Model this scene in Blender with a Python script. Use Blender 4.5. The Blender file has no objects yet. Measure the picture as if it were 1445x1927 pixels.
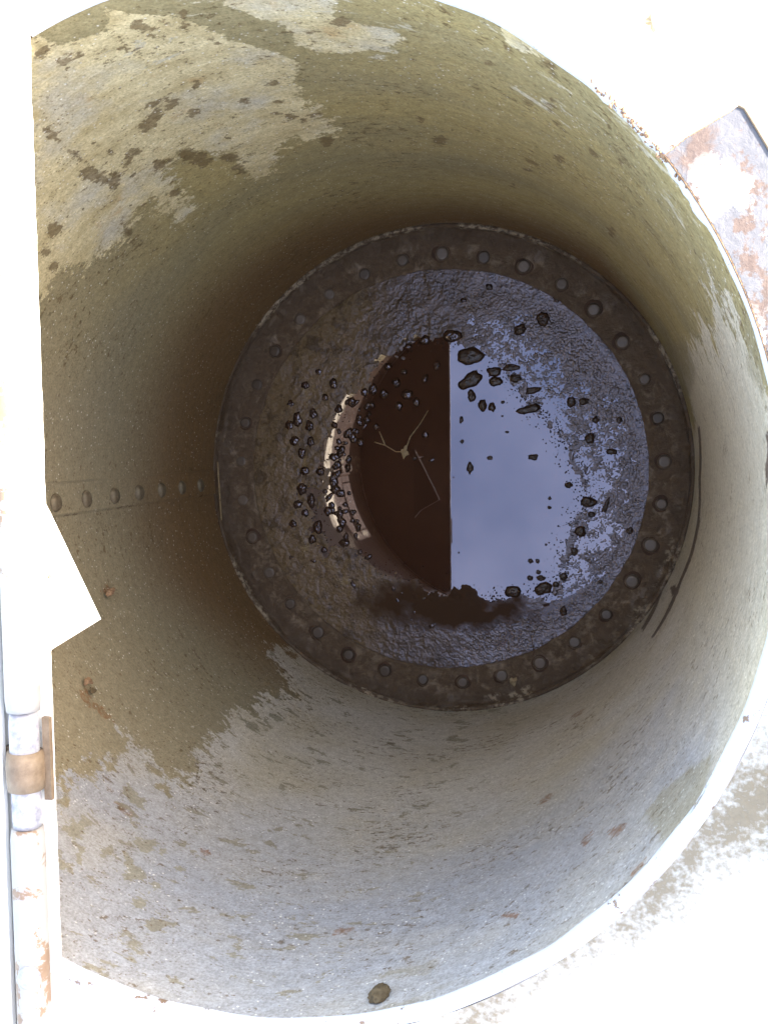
import bpy, bmesh, math, random
import numpy as np
from mathutils import Vector, Matrix, noise as mnoise
random.seed(7); rng = np.random.default_rng(7)
R_ = math.radians
scene = bpy.context.scene
COL = scene.collection

# ------------------------------------------------------------------ camera
cam_d = bpy.data.cameras.new('camera'); cam = bpy.data.objects.new('camera', cam_d); COL.objects.link(cam)
cam_d.sensor_fit = 'VERTICAL'; cam_d.sensor_height = 24.0; cam_d.lens = 24.0*1900.29/1927
cam_d.clip_start = 0.01; cam_d.clip_end = 500
cam.matrix_world = Matrix(((0.97426596,-0.01679436,0.22477496,0.43506),(0,0.99722037,0.07450865,0.08798),
                           (-0.22540149,-0.07259124,0.97155786,1.07391),(0,0,0,1)))
scene.camera = cam
# ------------------------------------------------------------------ light
SUN_EL, SUN_AZ = 24.5, 20.0
world = bpy.data.worlds.new('World'); scene.world = world; world.use_nodes = True
wn = world.node_tree; bg = wn.nodes['Background']
sky = wn.nodes.new('ShaderNodeTexSky'); sky.sky_type = 'NISHITA'; sky.sun_disc = False
sky.sun_elevation = R_(SUN_EL); sky.sun_rotation = R_(90-SUN_AZ); sky.dust_density = 2.0; sky.air_density = 1.0
wtc = wn.nodes.new('ShaderNodeTexCoord'); wno = wn.nodes.new('ShaderNodeTexNoise')
wno.inputs['Scale'].default_value = 2.6; wno.inputs['Detail'].default_value = 6
wn.links.new(wtc.outputs['Generated'], wno.inputs['Vector'])
wr = wn.nodes.new('ShaderNodeMapRange'); wr.inputs[1].default_value = .36; wr.inputs[2].default_value = .62; wr.inputs[4].default_value = .38
wn.links.new(wno.outputs['Fac'], wr.inputs[0])
wm = wn.nodes.new('ShaderNodeMix'); wm.data_type = 'RGBA'
wt = wn.nodes.new('ShaderNodeMix'); wt.data_type = 'RGBA'; wt.blend_type = 'MULTIPLY'; wt.inputs[0].default_value = 1; wt.inputs[7].default_value = (1.32,1.22,1.15,1)
wn.links.new(sky.outputs[0], wt.inputs[6])
wn.links.new(wr.outputs[0], wm.inputs[0]); wn.links.new(wt.outputs[2], wm.inputs[6]); wm.inputs[7].default_value = (5.3,5.3,5.9,1)
wn.links.new(wm.outputs[2], bg.inputs['Color']); bg.inputs['Strength'].default_value = 0.12
sun_d = bpy.data.lights.new('sun','SUN'); sun = bpy.data.objects.new('sun', sun_d); COL.objects.link(sun)
sun_d.energy = 4.0; sun_d.angle = R_(0.5); sun_d.color = (1.0,.93,.82)
sv = Vector((math.cos(R_(SUN_EL))*math.cos(R_(SUN_AZ)), math.cos(R_(SUN_EL))*math.sin(R_(SUN_AZ)), math.sin(R_(SUN_EL))))
sun.rotation_euler = sv.to_track_quat('Z','Y').to_euler(); sun.location = (3,1,2)
vs = scene.view_settings; vs.view_transform = 'Standard'; vs.look = 'None'; vs.gamma = 1; vs.exposure = 3.12
scene.cycles.max_bounces = 8; scene.cycles.diffuse_bounces = 4

# ------------------------------------------------------------------ traced world coordinates: wall = (degrees, height), floor and deck = (x, y)
CREAM = [[(149.4, -0.363), (115.0, 0.024), (112.8, -0.008), (112.2, -0.055), (109.7, -0.062), (106.7, -0.078), (104.4, -0.029), (102.2, -0.064), (98.4, -0.099), (96.9, -0.159), (94.3, -0.219), (91.0, -0.271), (90.3, -0.299), (93.6, -0.381), (93.7, -0.456), (92.9, -0.5), (94.0, -0.612), (98.4, -0.647), (101.2, -0.605), (104.9, -0.647), (108.6, -0.731), (112.1, -0.734), (112.1, -0.654), (111.0, -0.574), (112.5, -0.529), (114.1, -0.478), (117.7, -0.477), (121.2, -0.573), (122.9, -0.698), (126.8, -0.715), (126.2, -0.64), (125.2, -0.562), (128.8, -0.553), (134.4, -0.599), (137.2, -0.55), (140.8, -0.538), (142.9, -0.475), (147.9, -0.473)], [(91.7, 0.001), (92.5, -0.097), (88.0, -0.175), (88.6, -0.237), (86.5, -0.263), (82.3, -0.263), (77.7, -0.245), (73.6, -0.183), (74.8, -0.16), (78.3, -0.158), (81.1, -0.14), (76.6, 0.002)], [(59.1, -0.008), (55.3, -0.0), (52.9, -0.015), (56.5, -0.056), (59.0, -0.071)]]
LIME = [[(28.1, -0.154), (23.4, -0.245), (23.5, -0.105), (18.9, -0.115), (15.3, -0.106), (12.9, -0.078), (11.6, -0.001), (6.1, 0.436), (-21.6, 0.63), (-108.4, 0.333), (-141.2, -0.023), (-130.3, -0.276), (-130.7, -0.328), (-128.6, -0.389), (-130.3, -0.461), (-132.1, -0.559), (-125.8, -0.535), (-121.7, -0.5), (-120.8, -0.575), (-121.9, -0.647), (-122.8, -0.732), (-123.1, -0.83), (-125.9, -0.917), (-122.5, -0.972), (-124.8, -1.1), (-119.4, -1.189), (-112.6, -1.238), (-104.1, -1.319), (-86.0, -1.368), (-66.5, -1.314), (-52.8, -1.251), (-40.9, -1.154), (-27.2, -1.018), (-14.3, -0.989), (0.1, -1.122), (12.9, -1.267), (20.1, -1.208), (24.5, -0.731), (22.0, -0.598), (25.1, -0.457), (21.7, -0.426), (25.7, -0.261)]]
OLIVE = [[(-37.8, -0.165), (-35.3, -0.184), (-29.3, -0.131), (-25.3, -0.053), (-28.2, -0.009), (-31.7, -0.005), (-35.1, -0.013), (-36.3, -0.066)], [(30.0, -1.484), (25.3, -0.824), (19.8, -0.873), (17.1, -1.18), (17.5, -1.484)], [(21.5, -0.057), (19.9, 0.009), (14.8, -0.026), (12.6, -0.102), (15.7, -0.173)]]
CREVICE = [[(10.6, -1.213), (10.5, -1.132), (-0.2, -1.216), (-8.8, -1.126), (-15.2, -1.116), (-20.8, -1.147), (-25.7, -1.099), (-30.7, -1.09), (-33.3, -1.081), (-33.9, -1.129), (-30.4, -1.14), (-26.7, -1.17), (-21.4, -1.209), (-15.5, -1.194), (-8.9, -1.208), (-0.5, -1.3)], [(-25.2, -1.337), (-23.2, -1.266), (-22.3, -1.135), (-23.4, -1.1), (-25.3, -1.205)], [(-29.1, -1.462), (-27.5, -1.427), (-30.1, -1.355), (-33.2, -1.309), (-36.0, -1.287), (-36.6, -1.355), (-32.9, -1.41)], [(8.8, -0.145), (9.6, -0.086), (8.0, -0.082), (5.1, -0.12), (1.4, -0.166), (5.0, -0.162), (7.4, -0.127)], [(31.9, -0.106), (31.6, -0.097), (30.5, -0.191), (29.8, -0.21), (30.6, -0.209)], [(38.7, -0.668), (37.6, -0.678), (37.3, -0.694), (38.3, -0.704)], [(45.8, -0.847), (45.3, -0.872), (45.8, -0.882)]]
FLAKE_W = [[(-158.0, -0.756), (-144.1, -0.54), (-142.4, -0.534)]]
CLOD_W = [[(-73.5, -0.05)]]
BROWNH = [[(24.2, -1.484), (31.1, -1.435), (49.8, -1.054), (65.9, -1.102), (93.8, -1.121), (112.8, -1.013), (132.4, -0.966), (148.8, -0.936), (167.1, -0.964), (-174.3, -0.943), (-157.3, -0.948), (-142.6, -1.055), (-124.5, -1.167), (-113.4, -1.265)]]
SPOTS = [[(107.9, -0.314), (108.6, -0.326), (110.0, -0.333), (111.1, -0.33), (111.4, -0.32), (110.6, -0.309), (109.3, -0.303), (108.2, -0.305)], [(112.3, -0.34), (114.0, -0.355), (114.8, -0.351), (114.4, -0.33), (112.9, -0.306), (111.3, -0.292), (110.5, -0.295), (110.9, -0.315)], [(115.0, -0.35), (115.7, -0.353), (116.0, -0.348), (115.8, -0.337), (115.0, -0.327), (114.3, -0.324), (114.0, -0.329), (114.2, -0.339)], [(103.3, -0.275), (103.7, -0.287), (104.5, -0.298), (105.4, -0.303), (105.7, -0.298), (105.3, -0.286), (104.5, -0.275), (103.7, -0.271)], [(108.0, -0.379), (108.4, -0.383), (108.8, -0.381), (109.1, -0.373), (108.9, -0.366), (108.5, -0.362), (108.1, -0.364), (107.9, -0.371)], [(102.2, -0.104), (102.9, -0.109), (103.8, -0.105), (104.4, -0.095), (104.4, -0.085), (103.7, -0.08), (102.8, -0.084), (102.2, -0.093)], [(98.4, -0.115), (99.2, -0.131), (99.8, -0.137), (99.7, -0.128), (99.0, -0.111), (98.2, -0.096), (97.7, -0.09), (97.8, -0.098)], [(97.2, -0.197), (97.6, -0.199), (98.1, -0.193), (98.3, -0.182), (98.1, -0.174), (97.7, -0.172), (97.2, -0.178), (97.0, -0.188)], [(94.3, -0.274), (94.6, -0.279), (95.0, -0.279), (95.2, -0.276), (95.1, -0.27), (94.8, -0.266), (94.5, -0.265), (94.2, -0.269)], [(106.0, -0.142), (106.5, -0.142), (107.2, -0.136), (107.8, -0.128), (107.9, -0.121), (107.5, -0.121), (106.7, -0.127), (106.1, -0.136)], [(111.1, -0.096), (111.5, -0.101), (111.9, -0.1), (112.0, -0.095), (111.8, -0.088), (111.3, -0.083), (111.0, -0.084), (110.9, -0.089)], [(113.3, -0.1), (113.8, -0.104), (114.3, -0.102), (114.5, -0.094), (114.2, -0.086), (113.7, -0.082), (113.2, -0.084), (113.0, -0.091)], [(123.8, -0.237), (124.0, -0.228), (123.7, -0.207), (123.2, -0.185), (122.7, -0.176), (122.6, -0.184), (122.8, -0.205), (123.4, -0.228)], [(124.8, -0.316), (125.2, -0.309), (125.1, -0.289), (124.7, -0.268), (124.1, -0.259), (123.8, -0.266), (123.8, -0.285), (124.3, -0.306)], [(125.9, -0.417), (126.8, -0.41), (127.2, -0.381), (126.8, -0.348), (126.0, -0.33), (125.2, -0.336), (124.8, -0.363), (125.1, -0.397)], [(125.1, -0.436), (126.4, -0.447), (127.1, -0.444), (126.8, -0.428), (125.6, -0.41), (124.4, -0.398), (123.7, -0.401), (124.0, -0.417)], [(122.0, -0.413), (123.3, -0.426), (123.8, -0.428), (123.4, -0.419), (122.2, -0.403), (120.9, -0.39), (120.4, -0.387), (120.8, -0.397)], [(119.1, -0.396), (119.5, -0.398), (120.0, -0.393), (120.2, -0.383), (120.0, -0.374), (119.6, -0.372), (119.1, -0.377), (118.9, -0.386)], [(121.2, -0.351), (121.6, -0.353), (121.9, -0.349), (122.1, -0.341), (121.9, -0.334), (121.6, -0.332), (121.2, -0.336), (121.0, -0.344)], [(132.1, -0.593), (132.7, -0.596), (133.2, -0.59), (133.2, -0.578), (132.8, -0.567), (132.2, -0.563), (131.7, -0.569), (131.7, -0.581)], [(130.8, -0.55), (131.4, -0.557), (131.8, -0.556), (131.7, -0.547), (131.1, -0.536), (130.5, -0.529), (130.1, -0.53), (130.2, -0.538)], [(142.1, -0.466), (142.6, -0.466), (142.9, -0.458), (142.9, -0.446), (142.6, -0.438), (142.1, -0.438), (141.7, -0.446), (141.7, -0.457)], [(135.9, -0.414), (136.8, -0.416), (137.4, -0.405), (137.4, -0.388), (136.9, -0.374), (136.1, -0.372), (135.5, -0.382), (135.4, -0.399)], [(140.4, -0.42), (140.8, -0.421), (141.1, -0.415), (141.1, -0.406), (140.8, -0.4), (140.4, -0.399), (140.1, -0.405), (140.1, -0.413)], [(114.1, -0.059), (114.9, -0.064), (115.2, -0.062), (115.0, -0.054), (114.4, -0.046), (113.7, -0.041), (113.3, -0.043), (113.5, -0.051)], [(121.9, -0.606), (122.4, -0.61), (122.9, -0.605), (123.0, -0.594), (122.8, -0.583), (122.3, -0.58), (121.8, -0.585), (121.7, -0.596)], [(111.8, -0.679), (112.4, -0.68), (112.8, -0.665), (112.9, -0.644), (112.5, -0.629), (111.9, -0.628), (111.4, -0.642), (111.4, -0.663)], [(110.1, -0.615), (110.9, -0.62), (111.9, -0.61), (112.5, -0.591), (112.5, -0.575), (111.7, -0.571), (110.7, -0.581), (110.1, -0.599)], [(113.0, -0.549), (114.0, -0.568), (115.4, -0.572), (116.2, -0.557), (116.1, -0.534), (115.1, -0.517), (113.7, -0.513), (112.9, -0.526)], [(107.7, -0.52), (108.1, -0.523), (108.7, -0.518), (109.1, -0.508), (109.1, -0.499), (108.7, -0.497), (108.1, -0.502), (107.7, -0.511)], [(95.2, -0.362), (95.6, -0.368), (96.1, -0.368), (96.4, -0.363), (96.3, -0.355), (95.9, -0.349), (95.4, -0.349), (95.1, -0.354)], [(97.2, -0.435), (97.5, -0.438), (98.0, -0.438), (98.3, -0.433), (98.3, -0.427), (98.0, -0.424), (97.6, -0.425), (97.3, -0.43)], [(101.3, -0.402), (101.6, -0.405), (101.8, -0.405), (101.9, -0.402), (101.8, -0.397), (101.6, -0.394), (101.4, -0.394), (101.3, -0.397)], [(100.8, -0.42), (101.0, -0.424), (101.2, -0.424), (101.3, -0.42), (101.3, -0.416), (101.0, -0.412), (100.8, -0.412), (100.7, -0.415)], [(104.7, -0.447), (105.0, -0.451), (105.2, -0.452), (105.3, -0.447), (105.2, -0.441), (104.9, -0.437), (104.6, -0.436), (104.6, -0.441)], [(97.3, -0.511), (97.7, -0.516), (98.2, -0.516), (98.5, -0.51), (98.4, -0.502), (98.0, -0.497), (97.6, -0.497), (97.3, -0.503)], [(93.4, -0.512), (93.9, -0.523), (94.9, -0.531), (95.7, -0.532), (96.0, -0.525), (95.4, -0.515), (94.5, -0.507), (93.6, -0.505)], [(95.3, -0.659), (96.1, -0.676), (97.0, -0.679), (97.4, -0.666), (97.2, -0.647), (96.4, -0.631), (95.6, -0.628), (95.1, -0.64)], [(95.2, -0.531), (95.7, -0.543), (96.7, -0.551), (97.6, -0.551), (97.8, -0.542), (97.2, -0.53), (96.2, -0.522), (95.4, -0.522)], [(98.8, -0.477), (99.1, -0.482), (99.5, -0.483), (99.7, -0.478), (99.6, -0.471), (99.3, -0.466), (98.9, -0.465), (98.7, -0.47)], [(146.7, -0.523), (147.1, -0.527), (147.6, -0.526), (147.9, -0.52), (147.9, -0.512), (147.5, -0.508), (147.0, -0.51), (146.7, -0.515)], [(118.7, -0.489), (119.4, -0.496), (120.1, -0.489), (120.4, -0.474), (120.0, -0.459), (119.2, -0.452), (118.5, -0.458), (118.3, -0.473)], [(115.0, -0.527), (115.9, -0.528), (116.4, -0.512), (116.0, -0.488), (115.1, -0.471), (114.2, -0.469), (113.7, -0.484), (114.0, -0.508)], [(61.1, -0.072), (61.3, -0.079), (61.8, -0.087), (62.2, -0.089), (62.3, -0.086), (62.0, -0.079), (61.6, -0.071), (61.2, -0.069)], [(58.6, -0.098), (59.1, -0.101), (59.5, -0.095), (59.8, -0.082), (59.7, -0.071), (59.3, -0.068), (58.8, -0.074), (58.5, -0.087)], [(52.8, -0.042), (53.2, -0.053), (54.0, -0.067), (54.8, -0.073), (55.0, -0.069), (54.5, -0.058), (53.7, -0.045), (53.0, -0.039)], [(58.2, -0.264), (58.7, -0.277), (59.5, -0.29), (60.1, -0.293), (60.3, -0.286), (59.8, -0.273), (59.0, -0.261), (58.4, -0.257)], [(62.3, -0.177), (62.6, -0.187), (63.0, -0.194), (63.3, -0.195), (63.3, -0.189), (63.1, -0.179), (62.7, -0.172), (62.4, -0.171)], [(73.7, -0.253), (74.0, -0.264), (74.4, -0.27), (74.7, -0.268), (74.6, -0.259), (74.3, -0.249), (73.9, -0.243), (73.6, -0.245)], [(54.1, -0.199), (54.5, -0.224), (55.1, -0.243), (55.5, -0.243), (55.6, -0.225), (55.2, -0.2), (54.6, -0.183), (54.2, -0.183)], [(54.3, -0.28), (54.5, -0.297), (54.8, -0.309), (55.0, -0.308), (55.0, -0.294), (54.8, -0.276), (54.5, -0.265), (54.3, -0.266)], [(78.4, -0.552), (78.7, -0.562), (79.1, -0.567), (79.3, -0.565), (79.3, -0.556), (79.0, -0.547), (78.6, -0.542), (78.3, -0.544)], [(76.3, -0.663), (77.0, -0.691), (78.1, -0.708), (78.8, -0.702), (78.6, -0.677), (77.9, -0.65), (76.8, -0.634), (76.2, -0.639)], [(55.2, -0.472), (55.5, -0.501), (56.0, -0.52), (56.3, -0.517), (56.2, -0.494), (55.9, -0.466), (55.4, -0.448), (55.1, -0.45)], [(44.8, -0.179), (44.9, -0.189), (45.2, -0.198), (45.4, -0.202), (45.5, -0.198), (45.4, -0.188), (45.2, -0.179), (44.9, -0.175)], [(48.4, -0.285), (48.6, -0.298), (48.9, -0.311), (49.3, -0.315), (49.4, -0.309), (49.2, -0.295), (48.8, -0.282), (48.5, -0.278)], [(61.5, -0.276), (61.7, -0.283), (62.1, -0.29), (62.3, -0.292), (62.4, -0.288), (62.2, -0.281), (61.9, -0.275), (61.6, -0.272)], [(43.2, -0.182), (43.4, -0.2), (43.9, -0.22), (44.4, -0.229), (44.6, -0.222), (44.4, -0.204), (43.9, -0.185), (43.4, -0.176)], [(62.0, -0.682), (62.5, -0.696), (63.3, -0.709), (64.0, -0.714), (64.2, -0.707), (63.7, -0.694), (62.9, -0.681), (62.2, -0.676)], [(60.7, -0.616), (61.0, -0.625), (61.6, -0.632), (62.1, -0.635), (62.2, -0.63), (61.9, -0.622), (61.3, -0.614), (60.8, -0.612)], [(67.1, -0.881), (67.4, -0.898), (67.8, -0.91), (68.1, -0.909), (68.1, -0.896), (67.8, -0.88), (67.4, -0.868), (67.1, -0.869)], [(45.8, -0.712), (46.1, -0.756), (46.7, -0.793), (47.2, -0.798), (47.3, -0.768), (47.0, -0.723), (46.5, -0.69), (46.0, -0.685)], [(65.7, -0.041), (65.9, -0.049), (66.3, -0.054), (66.6, -0.055), (66.7, -0.05), (66.4, -0.043), (66.0, -0.037), (65.7, -0.036)], [(79.9, -0.154), (80.5, -0.167), (81.3, -0.174), (81.9, -0.17), (81.8, -0.158), (81.2, -0.145), (80.4, -0.138), (79.8, -0.142)]]
FLECKS = [[(-123.5, -0.262), (-123.4, -0.247), (-124.0, -0.233), (-125.1, -0.228), (-126.0, -0.234), (-126.2, -0.249), (-125.6, -0.264), (-124.5, -0.27)], [(-123.4, -0.295), (-123.3, -0.289), (-123.6, -0.28), (-124.1, -0.274), (-124.5, -0.275), (-124.6, -0.282), (-124.3, -0.291), (-123.8, -0.296)], [(-124.8, -0.286), (-124.5, -0.278), (-124.5, -0.271), (-124.9, -0.271), (-125.4, -0.276), (-125.7, -0.284), (-125.7, -0.29), (-125.3, -0.291)], [(-120.9, -0.211), (-120.4, -0.2), (-120.3, -0.193), (-120.8, -0.194), (-121.5, -0.202), (-122.0, -0.213), (-122.1, -0.221), (-121.6, -0.22)], [(-118.7, -0.264), (-118.3, -0.254), (-118.4, -0.242), (-118.8, -0.234), (-119.4, -0.234), (-119.8, -0.243), (-119.8, -0.256), (-119.3, -0.264)], [(-118.9, -0.272), (-118.4, -0.261), (-118.4, -0.254), (-118.9, -0.255), (-119.5, -0.263), (-119.9, -0.273), (-120.0, -0.281), (-119.5, -0.28)], [(-116.4, -0.279), (-115.7, -0.266), (-115.6, -0.256), (-116.1, -0.257), (-117.0, -0.266), (-117.7, -0.279), (-117.8, -0.289), (-117.3, -0.289)], [(-113.2, -0.25), (-112.9, -0.235), (-113.3, -0.222), (-114.2, -0.218), (-115.1, -0.226), (-115.4, -0.241), (-115.0, -0.254), (-114.1, -0.258)], [(-114.7, -0.251), (-114.2, -0.237), (-114.3, -0.228), (-115.0, -0.228), (-115.7, -0.237), (-116.2, -0.25), (-116.0, -0.26), (-115.4, -0.26)], [(-115.0, -0.342), (-114.7, -0.327), (-115.3, -0.312), (-116.3, -0.306), (-117.1, -0.312), (-117.4, -0.327), (-116.8, -0.342), (-115.8, -0.349)], [(-116.9, -0.333), (-116.7, -0.323), (-116.9, -0.315), (-117.5, -0.312), (-118.0, -0.317), (-118.2, -0.326), (-118.0, -0.335), (-117.4, -0.337)], [(-113.2, -0.335), (-113.1, -0.328), (-113.3, -0.322), (-113.7, -0.32), (-114.1, -0.324), (-114.3, -0.331), (-114.1, -0.337), (-113.6, -0.339)], [(-110.5, -0.2), (-109.9, -0.193), (-109.6, -0.18), (-109.8, -0.169), (-110.2, -0.166), (-110.7, -0.173), (-111.0, -0.186), (-110.9, -0.197)], [(-110.4, -0.247), (-110.0, -0.241), (-109.9, -0.232), (-110.1, -0.224), (-110.5, -0.223), (-110.8, -0.229), (-110.9, -0.238), (-110.7, -0.246)], [(-121.2, -0.169), (-120.7, -0.159), (-120.6, -0.152), (-121.1, -0.153), (-121.7, -0.161), (-122.3, -0.171), (-122.3, -0.178), (-121.9, -0.177)], [(-128.9, -0.294), (-128.5, -0.284), (-128.7, -0.275), (-129.2, -0.272), (-129.8, -0.276), (-130.1, -0.285), (-130.0, -0.294), (-129.5, -0.298)], [(-123.5, -0.432), (-121.7, -0.419), (-120.9, -0.403), (-121.6, -0.393), (-123.4, -0.395), (-125.3, -0.407), (-126.1, -0.422), (-125.4, -0.433)], [(-118.3, -0.684), (-118.2, -0.677), (-118.4, -0.668), (-118.9, -0.663), (-119.3, -0.666), (-119.3, -0.674), (-119.1, -0.682), (-118.6, -0.687)], [(-119.0, -0.908), (-119.4, -0.896), (-120.8, -0.889), (-122.3, -0.89), (-123.1, -0.9), (-122.7, -0.912), (-121.3, -0.921), (-119.8, -0.919)], [(-117.4, -1.026), (-117.6, -1.014), (-118.5, -1.003), (-119.6, -1.001), (-120.3, -1.009), (-120.1, -1.022), (-119.2, -1.033), (-118.1, -1.034)], [(-109.2, -0.314), (-109.2, -0.309), (-109.4, -0.304), (-109.7, -0.303), (-110.0, -0.305), (-110.1, -0.31), (-109.9, -0.315), (-109.5, -0.317)], [(-82.0, -1.184), (-82.1, -1.169), (-82.8, -1.164), (-83.8, -1.172), (-84.4, -1.188), (-84.3, -1.204), (-83.5, -1.209), (-82.6, -1.201)]]
RUST = [[(-121.9, -0.373), (-122.1, -0.364), (-122.8, -0.36), (-123.7, -0.363), (-124.1, -0.371), (-124.0, -0.38), (-123.2, -0.384), (-122.4, -0.381)], [(-121.4, -0.376), (-121.3, -0.369), (-121.6, -0.361), (-122.0, -0.357), (-122.4, -0.358), (-122.5, -0.365), (-122.3, -0.373), (-121.8, -0.378)], [(-138.2, -0.542), (-138.4, -0.529), (-139.4, -0.517), (-140.5, -0.511), (-141.3, -0.516), (-141.1, -0.529), (-140.1, -0.542), (-138.9, -0.548)], [(-141.9, -0.542), (-140.9, -0.533), (-140.5, -0.521), (-141.0, -0.514), (-142.1, -0.516), (-143.1, -0.525), (-143.4, -0.536), (-143.0, -0.543)], [(-136.9, -0.546), (-137.0, -0.536), (-137.5, -0.525), (-138.3, -0.518), (-138.8, -0.521), (-138.8, -0.531), (-138.3, -0.542), (-137.5, -0.549)], [(-158.2, -0.78), (-157.7, -0.765), (-157.7, -0.751), (-158.4, -0.747), (-159.2, -0.755), (-159.8, -0.77), (-159.7, -0.784), (-159.1, -0.789)], [(-107.9, -0.39), (-107.9, -0.384), (-108.2, -0.378), (-108.6, -0.376), (-108.9, -0.379), (-109.0, -0.385), (-108.7, -0.39), (-108.3, -0.392)], [(-81.3, -0.24), (-81.5, -0.234), (-82.5, -0.23), (-83.5, -0.231), (-84.1, -0.236), (-83.9, -0.242), (-83.0, -0.246), (-81.9, -0.246)], [(-47.9, -0.281), (-47.6, -0.264), (-47.7, -0.251), (-48.2, -0.248), (-48.8, -0.257), (-49.2, -0.274), (-49.1, -0.288), (-48.5, -0.291)], [(-42.5, -0.191), (-43.7, -0.204), (-44.4, -0.221), (-44.3, -0.232), (-43.3, -0.231), (-42.0, -0.217), (-41.3, -0.199), (-41.5, -0.189)], [(-57.8, -0.156), (-58.0, -0.152), (-58.6, -0.156), (-59.4, -0.166), (-59.8, -0.176), (-59.6, -0.18), (-58.9, -0.176), (-58.1, -0.166)], [(-56.0, -0.584), (-56.0, -0.573), (-56.5, -0.563), (-57.2, -0.562), (-57.7, -0.568), (-57.7, -0.58), (-57.2, -0.59), (-56.5, -0.592)], [(-52.3, -1.033), (-52.5, -1.019), (-53.5, -1.015), (-54.6, -1.024), (-55.4, -1.041), (-55.2, -1.056), (-54.2, -1.061), (-53.0, -1.051)], [(-39.0, -0.031), (-39.0, -0.023), (-39.5, -0.019), (-40.2, -0.02), (-40.7, -0.026), (-40.7, -0.033), (-40.1, -0.038), (-39.5, -0.037)], [(-85.0, -1.484), (-85.9, -1.484), (-88.5, -1.484), (-91.2, -1.484), (-92.6, -1.484), (-91.8, -1.484), (-89.3, -1.484), (-86.4, -1.484)]]
PUDDLE = [[(-0.1869, 0.2474), (-0.1307, 0.3075), (-0.0752, 0.3333), (0.0207, 0.3179), (0.0615, 0.2972), (0.1288, 0.2695), (0.1758, 0.2226), (0.2026, 0.1893), (0.236, 0.1495), (0.2824, 0.1032), (0.3091, 0.0505), (0.3422, 0.0045), (0.3534, -0.0548), (0.3285, -0.1281), (0.3085, -0.202), (0.2962, -0.2694), (0.2676, -0.3041), (0.1742, -0.3196), (0.0653, -0.3125), (-0.0457, -0.2942), (-0.1303, -0.2761), (-0.2017, -0.2503), (-0.2593, -0.2238), (-0.3101, -0.2039), (-0.3347, -0.1339), (-0.3431, -0.0637), (-0.331, 0.0204), (-0.3132, 0.0831), (-0.2726, 0.1523), (-0.2295, 0.2069)]]
FINES = [[(0.0335, 0.4634), (0.167, 0.459), (0.2851, 0.4034), (0.3892, 0.2976), (0.4674, 0.1676), (0.5052, 0.0252), (0.492, -0.1446), (0.424, -0.2786), (0.3085, -0.4039), (0.1756, -0.4716), (0.0387, -0.4853), (0.0934, -0.4134), (0.2285, -0.3802), (0.2811, -0.3239), (0.319, -0.2017), (0.356, -0.0548), (0.3221, 0.0505), (0.2225, 0.1759), (0.1555, 0.2625), (0.0614, 0.3171)]]
DRY = [[(-0.6244, 0.4011), (-0.4459, 0.3412), (-0.3885, 0.1738), (-0.4485, 0.0338), (-0.4796, -0.1082), (-0.421, -0.2495), (-0.3329, -0.375), (-0.393, -0.507), (-0.6361, -0.4603)], [(-0.4744, 0.4525), (-0.2712, 0.5545), (-0.1867, 0.4437), (-0.3006, 0.3381), (-0.3879, 0.257)]]
TWIG = [[(-0.0388, 0.155), (-0.0858, 0.0873), (-0.0997, 0.0491), (-0.18, 0.0736), (-0.1235, 0.049), (-0.1672, 0.101), (-0.5838, 0.0218), (-0.575, -0.1313)]]
TWIG2 = [[(0.2322, -0.4729), (0.2275, -0.4075), (0.2823, -0.4255), (0.2821, -0.4051)]]
LEAFPTS = [[(0.187, -0.5316)]]
SMO = (0.0241, -0.3472)
TRI = [[(-0.3105, -0.0147), (-0.2389, -0.157), (-0.3132, -0.2018)]]
BOLT = [[(-0.2282, -0.552)]]
DIRT = [[(0.6271, -0.2117), (0.5894, -0.2253), (0.5591, -0.2526), (0.5155, -0.3041), (0.463, -0.378), (0.4363, -0.4247), (0.3747, -0.4494), (0.3232, -0.4886), (0.2763, -0.5404), (0.2464, -0.5909), (0.2945, -0.5842), (0.3524, -0.5092), (0.4202, -0.4649), (0.4859, -0.4309), (0.5225, -0.3777), (0.569, -0.339), (0.6301, -0.3165)]]
TABPTS = [[(0.4743, 0.3675), (0.4955, 0.3839), (0.518, 0.3958), (0.5427, 0.41), (0.5493, 0.4069), (0.5736, 0.3656)]]
RSPOT = [[(-0.2689, 0.2172), (-0.212, -0.0762), (0.46, 0.4984)]]
WHITEP = [[(0.4922, 0.3488), (0.5011, 0.3612), (0.5187, 0.3679), (0.5265, 0.3572), (0.5493, 0.3455), (0.5546, 0.335), (0.55, 0.3172), (0.5377, 0.31), (0.52, 0.3083), (0.507, 0.3245)]]
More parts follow.
